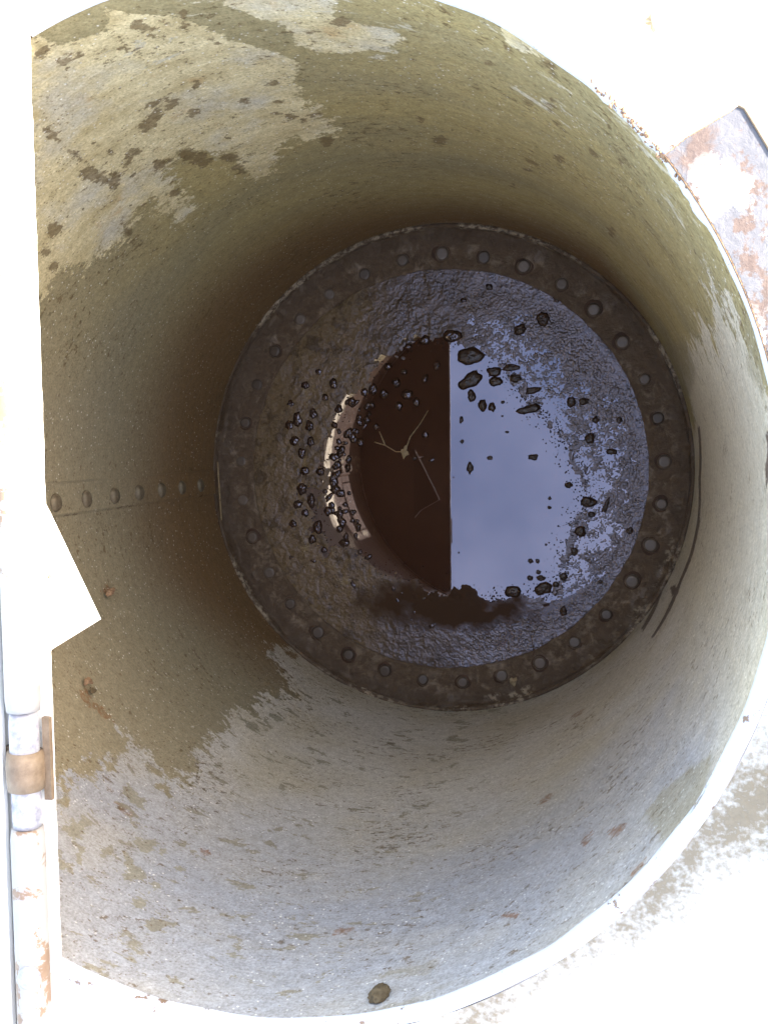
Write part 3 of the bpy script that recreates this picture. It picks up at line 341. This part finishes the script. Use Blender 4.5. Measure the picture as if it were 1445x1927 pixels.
M_RUST = mat_simple('rust_scale', (.13,.075,.04), (.34,.22,.13), 160, .9)
M_TAN = mat_simple('rusty_tan_steel', (.11,.075,.045), (.20,.15,.10), 60, .6)
M_PIN = mat_simple('zinc_pin', (.12,.125,.16), (.42,.42,.44), 45, .4)
M_SEAM = mat_simple('seam_rivet_iron', (.075,.052,.03), (.21,.175,.115), 60, .65, bump=.8)
M_STRAW = mat_simple('dry_straw', (.20,.14,.07), (.42,.32,.18), 120, .7)
M_CLOD = mat_simple('dried_mud', (.07,.05,.025), (.13,.095,.05), 120, .9, bump=.8)

# ------------------------------------------------------------------ the tank
tank = empty('metal_tank', 'deep round riveted steel tank with mottled olive and grey walls, seen from above', 'tank', (0,0,-1.49))
NU, NV = 1260, 420
th = -math.pi + (np.arange(NU)+.5)*2*math.pi/NU
z = np.linspace(-1.482, -.004, NV)
TH, Z = np.meshgrid(th, z, indexing='ij')
lap = R_(-173.9)
after = np.mod(lap-TH, 2*math.pi)                   # angle past the lap edge
rr = RAD + .014*np.clip(-Z/1.48,0,1) - .006*np.where(after < R_(70), 1-after/R_(70), 0) + (vnoise((TH+4)*RAD, Z+2, 2.3, 3, 3)-.5)*.006
V = np.stack([rr*np.cos(TH), rr*np.sin(TH), Z+1.49], -1).reshape(-1,3)
UVm = np.stack([(TH*RAD).ravel(), Z.ravel()], -1)
P = UVm
right = np.clip((P[:,0]+.30)/.12, 0, 1)             # scale on the right side is more yellow
bt = sorted(BROWNH[0]+[(-98,-1.62),(16,-1.62)]); ba = np.array([q[0] for q in bt]); bz = np.array([q[1] for q in bt])
brownv = np.clip(np.interp(np.degrees(TH), ba, bz) - Z, -.3, .3).ravel()
LIME2 = [[(-132,-1.30),(-118,-1.18),(-90,-.9),(-30,-.5),(8,-.5),(14,-1.1),(10,-1.5),(-128,-1.5)]]
seam = -.0002+.0060*(vnoise(TH*0+9,Z+9,14,5)-.42) - np.abs((TH-lap)*RAD).ravel().reshape(TH.shape)
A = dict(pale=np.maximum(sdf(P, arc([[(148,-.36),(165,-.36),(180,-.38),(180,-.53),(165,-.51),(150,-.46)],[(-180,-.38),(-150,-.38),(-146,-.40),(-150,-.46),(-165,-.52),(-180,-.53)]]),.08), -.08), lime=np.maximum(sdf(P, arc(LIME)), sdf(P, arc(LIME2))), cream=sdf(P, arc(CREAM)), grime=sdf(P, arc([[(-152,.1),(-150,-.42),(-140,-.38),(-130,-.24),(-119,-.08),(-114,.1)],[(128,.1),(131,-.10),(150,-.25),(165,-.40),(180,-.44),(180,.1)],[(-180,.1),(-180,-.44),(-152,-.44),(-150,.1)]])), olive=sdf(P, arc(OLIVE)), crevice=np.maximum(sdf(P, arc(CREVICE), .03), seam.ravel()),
         brown=brownv, spots=sdf(P, arc(SPOTS), .03), flecks=sdf(P, arc(FLECKS), .03), rust=sdf(P, arc(RUST), .03),
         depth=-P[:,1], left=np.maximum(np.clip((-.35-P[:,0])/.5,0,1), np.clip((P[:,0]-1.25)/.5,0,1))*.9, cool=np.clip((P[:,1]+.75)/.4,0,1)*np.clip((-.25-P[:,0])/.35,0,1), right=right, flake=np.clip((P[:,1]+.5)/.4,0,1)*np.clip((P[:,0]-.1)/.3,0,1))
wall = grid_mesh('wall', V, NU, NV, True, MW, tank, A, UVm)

# rim of the tank
bm = bmesh.new(); N = 360; prof = [(.598,-.012),(.5985,-.002),(.602,.0015),(.610,.002),(.614,-.002),(.614,-.03)]
rings = []
for k in range(N):
    a = 2*math.pi*k/N; j = (mnoise.noise(Vector((math.cos(a)*9, math.sin(a)*9, 0))))*.0022
    if 30 < math.degrees(a) < 48: j += mnoise.noise(Vector((a*90,0,3)))*.006
    rings.append([bm.verts.new(((r+j)*math.cos(a), (r+j)*math.sin(a), zz)) for r, zz in prof])
for k in range(N):
    for i in range(len(prof)-1):
        bm.faces.new((rings[k][i], rings[(k+1)%N][i], rings[(k+1)%N][i+1], rings[k][i+1]))
bmesh.ops.reverse_faces(bm, faces=bm.faces)
rimo = bm_obj('rim', bm, M_RIM, tank); rimo.data.materials.append(M_UNDER)
for pp in rimo.data.polygons:
    if pp.center.x < -.235: pp.material_index = 1  # rim beneath the cover darkened by colour to stand for shade

# crust of rust on the rim beside the corner plate
bm = bmesh.new()
for k in range(150):
    a = R_(random.gauss(41.5,3.2)); rr_ = random.gauss(.6005,.0018); q = random.uniform(.0012,.0036)
    bmesh.ops.create_icosphere(bm, subdivisions=1, radius=1, matrix=Matrix.Translation((rr_*math.cos(a), rr_*math.sin(a), random.uniform(-.006,.003))) @ Matrix.Rotation(random.random()*6,4,'Z') @ Matrix.Diagonal((q,q*.6,q*.6,1)))
rc = bm_obj('rust_crust', bm, M_RUST, tank, False); rc.location = (0,0,1.49)

# angle ring: horizontal flange with a short upright leg against the wall
NUf = 900; thf = np.arange(NUf)*2*math.pi/NUf
prof = [(.508,-1.486),(.5082,-1.4665),(.510,-1.465)] + [(.510+.082*i/14, -1.465) for i in range(1,15)] + \
       [(.598,-1.463),(.602,-1.458),(.604,-1.450),(.6045,-1.436),(.606,-1.434),(.612,-1.434),(.6145,-1.437)]
pr = np.array(prof); TF, _ = np.meshgrid(thf, pr[:,0], indexing='ij')
rf = np.tile(pr[:,0],(NUf,1)); zf = np.tile(pr[:,1],(NUf,1))
X0, Y0 = rf*np.cos(TF), rf*np.sin(TF)
silt = np.clip((rf-.556)/.04,0,1)*np.clip(vnoise(X0+3,Y0+3,22,11)*2-.55,0,1)*.016*(rf<.6035)
inner = (rf>.509)
zf = zf + silt + inner*(vnoise(X0+3,Y0+3,60,21,4)-.5)*.003
j = (vnoise(X0+3,Y0+3,25,31,4)-.5)*.006*(rf<.511)
X0, Y0 = (rf+j)*np.cos(TF), (rf+j)*np.sin(TF)
Vf = np.stack([X0,Y0,zf+1.49],-1).reshape(-1,3)
sel = np.clip(vnoise(np.cos(TF)*2+7, np.sin(TF)*2+7, 3, 37, 3)*5-2.2, 0, 1)
lipv = (((rf>.603)&(zf>-1.45))|((rf>.585)&(np.degrees(TF)>280)&(np.degrees(TF)<345)&(vnoise(X0+3,Y0+3,90,77,2)>.52)))*sel
fl = grid_mesh('angle_ring', Vf, NUf, len(prof), True, MF, tank, dict(lip=lipv.ravel().astype(float), outer=np.clip((rf.ravel()-.562)/.02,0,1)))
fl.data.flip_normals()

# rivets on the angle ring
def dome_bm(r, h, seg=20, rings=6, flat=.62):
    bm = bmesh.new(); rows = []
    for i in range(rings+1):
        t = i/rings; rad = r*math.cos(t*math.pi/2*.98)
        zz = h*min(1, math.sin(t*math.pi/2)/flat) if flat < 1 else h*math.sin(t*math.pi/2)
        rows.append([bm.verts.new((rad*math.cos(2*math.pi*k/seg), rad*math.sin(2*math.pi*k/seg), zz)) for k in range(seg)])
    for i in range(rings):
        for k in range(seg):
            bm.faces.new((rows[i][k], rows[i][(k+1)%seg], rows[i+1][(k+1)%seg], rows[i+1][k]))
    bm.faces.new(rows[-1]); return bm
rv_me = None
for k in range(33):
    a = R_(3.0 + k*360/33); loc = Vector((.543*math.cos(a), .543*math.sin(a), -1.4655+1.49))
    if rv_me is None:
        o = bm_obj('rivet', dome_bm(.0165,.009), MR, tank); rv_me = o
        # a shallow dark moat of scale round each head
        bmw = bmesh.new(); bmesh.ops.create_cone(bmw, cap_ends=False, segments=28, radius1=.0245, radius2=.0175, depth=.003)
        for v in bmw.verts: v.co.z += .0012; v.co.x *= 1+.08*mnoise.noise(v.co*90); v.co.y *= 1+.08*mnoise.noise(v.co*70)
        mo = bm_obj('rust_collar', bmw, M_UNDER, o); mo.location = (0,0,0)
    else:
        o = rv_me.copy(); link(o, tank)
        m2 = mo.copy(); link(m2, o)
    o.location = loc + Vector((random.uniform(-.002,.002), random.uniform(-.002,.002), random.uniform(-.0025,.0005)-(.0045 if (110<math.degrees(a)%360<240 and random.random()<.6) else 0)))
    s = random.uniform(.88,1.08); o.scale = (s,s,random.uniform(.7,1.1)); o.rotation_euler = (random.uniform(-.06,.06),random.uniform(-.06,.06),random.uniform(0,6))
# rivets down the lapped wall seam
seam0 = None
for k in range(12):
    zz = -.643-.1155*k if k < 7 else -.643+.1155*(k-6)
    if not (-1.40 < zz < -.02): continue
    a = R_(-176.5)
    if seam0 is None: o = bm_obj('seam_rivet', dome_bm(.0175,.0085,24,6,.8), M_SEAM, tank); seam0 = o
    else: o = seam0.copy(); link(o, tank)
    rw = RAD+.014*(-zz/1.48)-.0062; o.location = (rw*math.cos(a), rw*math.sin(a), zz+1.49)
    o.rotation_euler = Vector((-math.cos(a), -math.sin(a), 0)).to_track_quat('Z','Y').to_euler()
    o.scale = (1,random.uniform(.95,1.1),random.uniform(.8,1.1))

# floor plate under the mud
bm = bmesh.new(); bmesh.ops.create_circle(bm, cap_ends=True, radius=.6, segments=128)
for v in bm.verts: v.co.z = -1.489+1.49
f = bm_obj('floor_plate', bm, M_UNDER, tank)
f.location = (0,0,0); 
for o in list(tank.children):
    if o.name.startswith('rim'): o.location = (0,0,1.49)
fl.location = (0,0,0)

# ------------------------------------------------------------------ water and mud on the bottom
bm = bmesh.new(); bmesh.ops.create_circle(bm, cap_ends=True, radius=.507, segments=160)
for v in bm.verts: v.co.z = WATER_Z
wat = bm_obj('water', bm, MWA, smooth=False); tag(wat, kind='structure')

G = 880; xs = np.linspace(-.512,.512,G); XX, YY = np.meshgrid(xs, xs, indexing='ij')
Pf = np.stack([XX.ravel(), YY.ravel()], -1)
sp_ = sdf(Pf, PUDDLE, .2).reshape(XX.shape); fi = sdf(Pf, FINES, .06).reshape(XX.shape); dr = sdf(Pf, DRY, .08).reshape(XX.shape)
nA = vnoise(XX+2,YY+2,16,41,4)-.5; nB = vnoise(XX+2,YY+2,70,51,3)-.5; nC = vnoise(XX+2,YY+2,190,61,2)-.5; nD = vnoise(XX+2,YY+2,34,71,4)-.5
nE = vnoise(XX+2,YY+2,300,66,2)-.5
smooth = np.clip(1.35-(((XX-SMO[0]+.02)/.235)**2+((YY-SMO[1]-.006)/.068)**2)+nA*1.2+nD*1.1,0,1)
gloss = np.clip(.30+.8*np.clip((XX-.02+.25*(nA))/.20,0,1)+.35*np.clip((np.abs(YY+.03)-.22)/.1,0,1)*np.clip((XX+.22)/.12,0,1),0,1)
fines = np.clip((fi+.03)/.05,0,1); dry = np.clip((dr+.03)/.06,0,1)
edge = -sp_ + nA*.05 + nD*.05 + (nB*.05+nA*.04)*(XX<.1)
h = np.clip(edge,-.03,.03)*.10                      # height above the water near the shore line
h = np.where(edge>0, .0006+np.minimum(edge,.04)*.05, np.maximum(edge,-.04)*.25-.0008)
h = h*(1-.8*fines*(sp_<.02)) + fines*(-.0006 + .0015*np.clip((-sp_-.03)/.14,0,1) + nE*.0030 + nB*.0022 + nD*.0026) * (sp_<.02)
h += (1-fines)*(1-smooth)*(sp_<.01)*(nB*.0030 + nC*.0016 + nD*.003)
h += dry*(.0025 + nD*.008 + nB*.003)
rad2 = np.hypot(XX,YY); h += np.clip((rad2-.47)/.035,0,1)*.0015
# loose small crumbs scattered round the shore
keep = (rad2 < .511)
hz = h
sandm = np.zeros_like(XX)
for (cx,cy,rx,ry) in SANDSPOTS: 
    q = ((XX-cx)/rx)**2+((YY-cy)/ry)**2; sandm = np.maximum(sandm, np.clip(1.2-q,0,1))
Vg = np.stack([XX,YY,WATER_Z+hz],-1).reshape(-1,3)
mud = grid_mesh('mud', Vg, G, G, False, MM, None, dict(dry=dry.ravel(), sand=(sandm*np.clip(.4+nD*3,0,1)).ravel(), smooth=smooth.ravel(), gloss=gloss.ravel()), None, keep.ravel())
tag(mud, 'layer of wet brown mud spread over the tank bottom around the puddle', 'mud', kind='stuff')

def blob(x, y, a, b, ang, hmax=None, mat=None):
    seed = random.random()*100; bm = bmesh.new(); SEG, RG = 32, 8; rows = []
    hgt = hmax or min(.0085, .55*min(a,b)+.0012)
    ca, sa = math.cos(R_(ang)), math.sin(R_(ang)); rmax = max(a,b)
    for i in range(RG+1):
        t = i/RG; row = []
        for k in range(SEG):
            p = 2*math.pi*k/SEG; n = 1+.34*mnoise.noise(Vector((math.cos(p)*1.4+seed, math.sin(p)*1.4, seed)))+.10*mnoise.noise(Vector((math.cos(p)*4+seed, math.sin(p)*4, 1)))
            r = (1-t)*n; u, v = a*r*math.cos(p), b*r*math.sin(p)
            zz = hgt*(math.sqrt(max(0,1-(1-t)**2.6))) + hgt*.35*t*mnoise.noise(Vector((u*160+seed,v*160,2)))
            row.append(bm.verts.new((u*ca-v*sa, u*sa+v*ca, zz-.0006)))
        rows.append(row)
    for i in range(RG-1):
        for k in range(SEG): bm.faces.new((rows[i][k], rows[i][(k+1)%SEG], rows[i+1][(k+1)%SEG], rows[i+1][k]))
    c = bm.verts.new((0,0,hgt-.0006))
    for v in rows[RG]: bm.verts.remove(v)
    for k in range(SEG): bm.faces.new((rows[RG-1][k], rows[RG-1][(k+1)%SEG], c))
    o = bm_obj('mud_clump', bm, mat or M_CLUMP); o.location = (x,y,WATER_Z); return o
for L, lab, grp in ((CL_BLUE,'small glossy brown mud clump standing out of the blue sky reflection','mud clumps in the blue reflection'),
                    (CL_RIGHT,'wet brown mud clump on the speckled mud right of the blue reflection','mud clumps on the speckled right shore'),
                    (CL_LEFT,'wet dark brown mud clump along the left shore of the dark water','mud clumps in the dark left water')):
    if L is CL_LEFT:
        L = L + [(-.288+random.gauss(0,.014)+1.0*(-.05+k*.021)**2, -.05+k*.021, random.uniform(.007,.0135), random.uniform(.007,.016), random.uniform(0,180)) for k in range(-6,9)]
        for _ in range(34):
            t = R_(random.uniform(118,248)); q0 = random.gauss(0,.020)
            L = L + [(-.125+(.175+q0)*math.cos(t)*.85, -.02+(.215+q0)*math.sin(t), random.uniform(.004,.0095), random.uniform(.005,.012), random.uniform(0,180))]
    for q in L: tag(blob(*q, mat=M_WETC if L is not CL_BLUE and q[0] < .05 else M_CLUMP), lab, 'mud clump', grp)
# splashed crumbs of mud: too many to count
bm = bmesh.new()
def crumb(x, y, s):
    m = Matrix.Translation((x,y,WATER_Z+.0003)) @ Matrix.Rotation(random.random()*6,4,'Z') @ Matrix.Diagonal((s,s*random.uniform(.5,1),s*.55,1))
    bmesh.ops.create_icosphere(bm, subdivisions=1, radius=1, matrix=m)
idx = np.nonzero(((sp_>-.02)&(sp_<.045)).ravel())[0]
cnt = 0
while cnt < 1500:
    i = int(rng.choice(idx)); x, y = Pf[i]; s = sp_.ravel()[i]
    wgt = math.exp(-max(0,s)/.016)*(1.0 if x > .12 else .30)
    if random.random() < wgt: crumb(x+random.uniform(-.001,.001), y+random.uniform(-.001,.001), random.uniform(.0008,.0030)); cnt += 1
cr = bm_obj('mud_crumbs', bm, M_CLUMP); tag(cr, 'scatter of tiny wet mud crumbs along the edge of the puddle', 'mud crumbs', kind='stuff')

# ------------------------------------------------------------------ twigs, straw, flakes
def tube(bm, pts, r0, r1, seg=6):
    rows = []
    for i, p in enumerate(pts):
        p = Vector(p); q = Vector(pts[min(i+1,len(pts)-1)])-Vector(pts[max(i-1,0)]); q.normalize()
        s = q.cross(Vector((0.1,.2,1))).normalized(); u = q.cross(s); r = r0+(r1-r0)*i/(len(pts)-1)
        rows.append([bm.verts.new(p+(s*math.cos(2*math.pi*k/seg)+u*math.sin(2*math.pi*k/seg))*r) for k in range(seg)])
    for i in range(len(rows)-1):
        for k in range(seg): bm.faces.new((rows[i][k], rows[i][(k+1)%seg], rows[i+1][(k+1)%seg], rows[i+1][k]))
    bm.faces.new(rows[0][::-1]); bm.faces.new(rows[-1])
def twig(name, pts, r0, r1, mat, label, cat, extra=()):
    o0 = Vector(pts[0]); bm = bmesh.new(); tube(bm, [Vector(p)-o0 for p in pts], r0, r1)
    for e in extra: tube(bm, [Vector(p)-o0 for p in e], r1, r1*.6)
    o = bm_obj(name, bm, mat); o.location = o0; return tag(o, label, cat)
def leafy(name, x, y, zc, s, mat, label, cat, normal=None, group=None):
    bm = bmesh.new(); sd = random.random()*50; n = 14; c = bm.verts.new((0,0,s*.25)); ring = []; ring2 = []
    for k in range(n):
        p = 2*math.pi*k/n; r = s*(.75+.75*mnoise.noise(Vector((math.cos(p)*1.3+sd, math.sin(p)*1.3, sd))))
        zz = s*.3*mnoise.noise(Vector((p*2,sd,1)))
        ring.append(bm.verts.new((r*math.cos(p)*.7, r*math.sin(p), zz))); ring2.append(bm.verts.new((r*math.cos(p)*.66, r*math.sin(p)*.94, zz-s*.16)))
    for k in range(n):
        bm.faces.new((ring[k], ring[(k+1)%n], c)); bm.faces.new((ring[(k+1)%n], ring[k], ring2[k], ring2[(k+1)%n]))
    bm.faces.new(ring2[::-1])
    o = bm_obj(name, bm, mat, smooth=False); o.location = (x,y,zc)
    if normal is not None: o.rotation_euler = Vector(normal).to_track_quat('Z','Y').to_euler()
    return tag(o, label, cat, group)
W = WATER_Z+.0015
(t1,t2,t3,t4,t5,t6,t7,t8) = TWIG[0]
twig('twig', [(*t1,W+.002),((t1[0]+t2[0])/2+.003,(t1[1]+t2[1])/2,W+.001),(*t2,W),(*t3,W)], .0007,.0017, M_STRAW, 'pale bent twig with torn bark lying in the dark water', 'twig',
     extra=([(*t4,W),((t4[0]+t5[0])/2,(t4[1]+t5[1])/2+.004,W),(*t5,W),(*t3,W)], [((t4[0]+t5[0])/2,(t4[1]+t5[1])/2+.004,W),(*t6,W)]))
leafy('torn_leaf', t3[0], t3[1], W+.001, .019, M_STRAW, 'torn tan leaf scrap caught on the bent twig in the dark water', 'leaf')
twig('straw', [(*t7,-1.403),((t7[0]+t8[0])/2,(t7[1]+t8[1])/2,-1.402),(*t8,-1.403)], .0024,.0020, M_STRAW, 'pale straight straw resting on the edge of the riveted ring at left', 'straw')
(u1,u2,u3,u4) = TWIG2[0]
twig('thin_twig', [(*u1,-1.470),(u1[0]+.004,u1[1]+.02,-1.462),(*u2,-1.455)], .0018,.0009, M_UNDER, 'dark thin twig standing up by the lower edge of the mud', 'twig')
twig('short_twig', [(*u3,-1.470),(*u4,-1.458)], .0014,.0007, M_UNDER, 'short dark twig stub right of the taller thin twig', 'twig')
for (x,y) in LEAFPTS[0][:1]: leafy('dry_scrap', x, y, -1.452, .016, M_STRAW, 'small pale tan scrap lying on the riveted ring at the bottom', 'scrap')
for (a, zz), s, lab in zip(FLAKE_W[0], (.017,.014,.010), ('curled tan rust flake stuck to the wall by the triangular plate tip','small orange rust flake stuck low on the left wall below the triangular plate','small dark crusty scrap on the left wall under the orange flake')):
    a = R_(a); r = RAD-.008
    leafy('rust_flake', r*math.cos(a), r*math.sin(a), zz, s, M_RUST if 'dark' not in lab else M_CLOD, lab, 'rust flake', (-math.cos(a),-math.sin(a),.2))
# dried clod on the near wall
a, zz = R_(CLOD_W[0][0][0]), CLOD_W[0][0][1]
bm = bmesh.new(); bmesh.ops.create_icosphere(bm, subdivisions=4, radius=1)
for v in bm.verts:
    n = v.co.normalized(); k = 1+.22*mnoise.noise(n*2.1+Vector((3,1,2)))+.16*mnoise.noise(n*5)+.10*mnoise.noise(n*13)
    v.co = Vector((n.x*.0125*k, n.y*.019*k, n.z*.007*k))
cl = bm_obj('mud_clod', bm, M_CLOD); cl.location = ((RAD-.003)*math.cos(a),(RAD-.003)*math.sin(a),zz)
cl.rotation_euler = Matrix((Vector((-math.sin(a),math.cos(a),0)),Vector((0,0,1)),Vector((math.cos(a),math.sin(a),0)))).transposed().to_euler()
tag(cl, 'dried brown mud clod stuck high on the near grey wall', 'mud clod')

# ------------------------------------------------------------------ ground around the opening
NUg = 720; rg = np.concatenate([np.linspace(.6145,1.05,130), np.array([1.3,1.8,3,6,12,30,90])]); tg = np.arange(NUg)*2*math.pi/NUg
TG, RG_ = np.meshgrid(tg, rg, indexing='ij'); XG, YG = RG_*np.cos(TG), RG_*np.sin(TG)
ZG = (vnoise(XG*1.+200,YG+200,8,81,4)-.5)*.004*np.clip((1.05-RG_)*8,0,1)*np.clip((RG_-.6145)*30,0,1) - .001
PG = np.stack([XG.ravel(),YG.ravel()],-1)
Vg = np.stack([XG,YG,ZG],-1).reshape(-1,3)
gr = grid_mesh('ground', Vg, NUg, len(rg), True, MG, None, dict(dirt=sdf(PG, DIRT, .15)))
gr.data.flip_normals(); tag(gr, kind='structure')

# ------------------------------------------------------------------ cover plate over the left part, with hinge and triangular plate
def prism(bm, pts, z0, z1, bev=0):
    lo = [bm.verts.new((x,y,z0)) for x,y in pts]; hi = [bm.verts.new((x,y,z1)) for x,y in pts]; n = len(pts)
    bm.faces.new(hi); bm.faces.new(lo[::-1])
    for k in range(n): bm.faces.new((lo[k], lo[(k+1)%n], hi[(k+1)%n], hi[k]))
def edge_x(y): return -.2225 + (y)*(-.0108)
cov = empty('cover_plate', 'white painted steel cover plate hiding the left part of the opening', 'cover', (-.45,0,.004))
bm = bmesh.new(); pts = []
for k in range(61):
    y = .64-1.28*k/60; pts.append((edge_x(y)+.0012*mnoise.noise(Vector((y*40,0,0)))+.0014*mnoise.noise(Vector((y*130,5,0))), y))
arcp = []
for k in range(41):
    t = R_(-113+(-134*k/40)); arcp.append((.69*math.cos(t), .69*math.sin(t)))
prism(bm, (pts+arcp)[::-1], .003, .0055)
pl = bm_obj('plate', bm, MP, cov, False)
bm = bmesh.new(); prism(bm, ([(edge_x(y)-.004, y) for y in np.linspace(.54,-.54,20)]+[(.597*math.cos(R_(t)),.597*math.sin(R_(t))) for t in np.linspace(-114,-246,60)])[::-1], .0005, .0029)
bm_obj('underside', bm, M_UNDER, cov, False)
tri = TRI[0]; tz = -.15
tpts = [(tri[1][0],tri[1][1]),(tri[0][0],tri[0][1]),(-.338,tri[0][1]+.05),(-.338,tri[2][1]-.03),(tri[2][0],tri[2][1])]
bm = bmesh.new(); prism(bm, tpts, tz-.0008, tz); bmesh.ops.recalc_face_normals(bm, faces=bm.faces)
tt = bm_obj('triangular_tab', bm, MP, cov, False)
bm = bmesh.new(); prism(bm, [(a-.004,b) for a,b in tpts], tz-.003, tz-.001)
bmesh.ops.recalc_face_normals(bm, faces=bm.faces)
bs = bmesh.new()
for yy in (tri[0][1]+.02, tri[2][1]): tube(bs, [(-.332,yy,tz),(-.332,yy,.0008)], .003, .003)
bm_obj('hanger', bs, M_DARK, cov)
tu = bm_obj('tab_backing', bm, M_DARK, cov, False)  # added dark sheet, giving the tab's underside its shade by colour
# hinge tube: a long rod with knuckles, pin and strap
hx = lambda y: -.2475 + (y)*(-.011)
def rod(name, y0, y1, r, mat, parent, zc=.026, seg=28, wob=0, half=False):
    bm = bmesh.new(); n = max(2,int(abs(y1-y0)/.012)); rows = []
    for i in range(n+1):
        y = y0+(y1-y0)*i/n; rw = r*(1+wob*mnoise.noise(Vector((y*60,r*100,0))))
        if wob >= 0 and (i == 0 or i == n): rw *= .93
        rows.append([bm.verts.new((hx(y)+rw*math.cos(2*math.pi*k/seg), y, zc+rw*math.sin(2*math.pi*k/seg))) for k in range(seg)])
    for i in range(n):
        for k in range(seg): bm.faces.new((rows[i][k], rows[i+1][k], rows[i+1][(k+1)%seg], rows[i][(k+1)%seg]))
    bm.faces.new(rows[0]); bm.faces.new(rows[-1][::-1]); bmesh.ops.recalc_face_normals(bm, faces=bm.faces)
    return bm_obj(name, bm, mat, parent)
hg = empty('long_hinge', 'long rusty barrel hinge with bare pin running along the left edge', 'hinge', (-.26,-.3,.01))
rod('barrel', .62,-.235,.0205, M_BAR, hg, wob=.02)
rod('barrel', -.377,-.74,.0200, M_BAR, hg, wob=.02)
rod('pin', -.236,-.376,.0172, M_PIN, hg, wob=.01)
rod('knuckle', -.284,-.330,.0222, M_TAN, hg, wob=.02)
bm = bmesh.new(); prism(bm, [(hx(-.284)-.034,-.284),(hx(-.284)-.034,-.330),(hx(-.330)-.012,-.330),(hx(-.284)-.012,-.284)], .008,.016)
prism(bm, [(hx(-.25)+.018,-.245),(hx(-.37)+.018,-.345),(hx(-.37)+.0275,-.345),(hx(-.25)+.0275,-.245)], .0105,.017); bmesh.ops.recalc_face_normals(bm, faces=bm.faces)
bm_obj('strap', bm, M_TAN, hg, False)
bolt = bm_obj('bolt', dome_bm(.0145,.012,24,8,1.2), M_PIN, hg); bolt.location = Vector((BOLT[0][0][0]-.006,BOLT[0][0][1],.043))-hg.location
# opened lid leaf lying back on the left
lid = empty('folded_lid', 'white steel lid folded open flat at the far left edge', 'lid', (-.6,0,.01))
bm = bmesh.new(); prism(bm, [(-.277-.011*.64,.64),(-.95,.64),(-.95,-.80),(-.277+.011*.8,-.80)], .020,.028); bmesh.ops.recalc_face_normals(bm, faces=bm.faces)
bm_obj('lid_sheet', bm, MPL, lid, False)
bm = bmesh.new(); prism(bm, [(-.32,.60),(-.90,.60),(-.90,-.75),(-.32,-.75)], .010,.0198); bmesh.ops.recalc_face_normals(bm, faces=bm.faces)
bm_obj('stiffener', bm, M_UNDER, lid, False)
leafy('rust_blister', RSPOT[0][0][0], RSPOT[0][0][1], .029, .006, M_RUST, 'lone orange rust blister on the folded white lid', 'rust blister')
leafy('rust_chip', RSPOT[0][1][0], RSPOT[0][1][1], .0165, .005, M_RUST, 'tan rust chip lying on the triangular plate', 'rust chip')
leafy('dry_leaf', RSPOT[0][2][0], RSPOT[0][2][1], .004, .009, M_STRAW, 'curled brown leaf scrap on the white ground above the opening', 'leaf')

# ------------------------------------------------------------------ corroded corner plate on the right rim
tp = TABPTS[0]
inner = [(.6*math.cos(R_(t)), .6*math.sin(R_(t))) for t in np.linspace(37.6, 6, 40)]
outer = [tp[0],tp[1],tp[2],tp[3],tp[4],tp[5],(.66,.24),(.72,.08),(.70,.02)]
G2 = 260; xs = np.linspace(.42,.74,G2); ys = np.linspace(-.0,.43,340); XT, YT = np.meshgrid(xs, ys, indexing='ij')
PT = np.stack([XT.ravel(),YT.ravel()],-1); poly = [outer+inner[::-1]]
sd = sdf(PT, poly, .05)
cp = empty('corner_plate', 'corroded grey and white steel corner plate with rusty edges on the right rim', 'metal plate', (.55,.25,.003))
white = sdf(PT, WHITEP, .05)
edge_t = sdf(PT, [outer[:3]+[(tp[2][0]+.01,tp[2][1]-.03),(tp[0][0]+.05,tp[0][1]-.03),(tp[0][0]+.02,tp[0][1]-.035)]], .05)
bm = bmesh.new(); prism(bm, poly[0], .002, .0085); bmesh.ops.recalc_face_normals(bm, faces=bm.faces)
bm_obj('plate_edge', bm, M_RUST, cp, False)
ZT = np.full(XT.shape, .0089) + (vnoise(XT+1,YT+1,60,91,3)-.5)*.0006
tb = grid_mesh('face', np.stack([XT,YT,ZT],-1).reshape(-1,3), G2, 340, False, MT, cp, dict(white=white, rim=edge_t, far=np.clip((.33-PT[:,1])/.06,0,1)), None, (sd>.0004))
tb.location = -cp.location
bm = bmesh.new(); tube(bm, [(*tp[3],.0095),(*tp[4],.0095),(*tp[5],.0095),(.66,.24,.011)], .0016,.0016)
bm_obj('edge_bead', bm, M_TAN, cp)

# ------------------------------------------------------------------ unseen upright panel, added to keep the low sun off the near wall
pan = empty('sun_blocker_panel', 'added upright panel out of view right of the opening, blocking the low sun', 'panel', (.85,-.12,0))
bm = bmesh.new(); prism(bm, [(-.43,.03),(.27,.03),(.27,.30),(.19,.34),(.19,.63),(-.43,.63)], -.006, .006)
bmesh.ops.transform(bm, matrix=Matrix(((0,0,1,.85),(1,0,0,0),(0,1,0,0),(0,0,0,1))), verts=bm.verts); bmesh.ops.recalc_face_normals(bm, faces=bm.faces)
bm_obj('sheet', bm, MPL, pan, False)
for yy in (-.40,.08):
    bm = bmesh.new(); prism(bm, [(.80,yy-.02),(.90,yy-.02),(.90,yy+.02),(.80,yy+.02)], .0, .032); bmesh.ops.recalc_face_normals(bm, faces=bm.faces)
    bm_obj('foot', bm, M_TAN, pan, False)
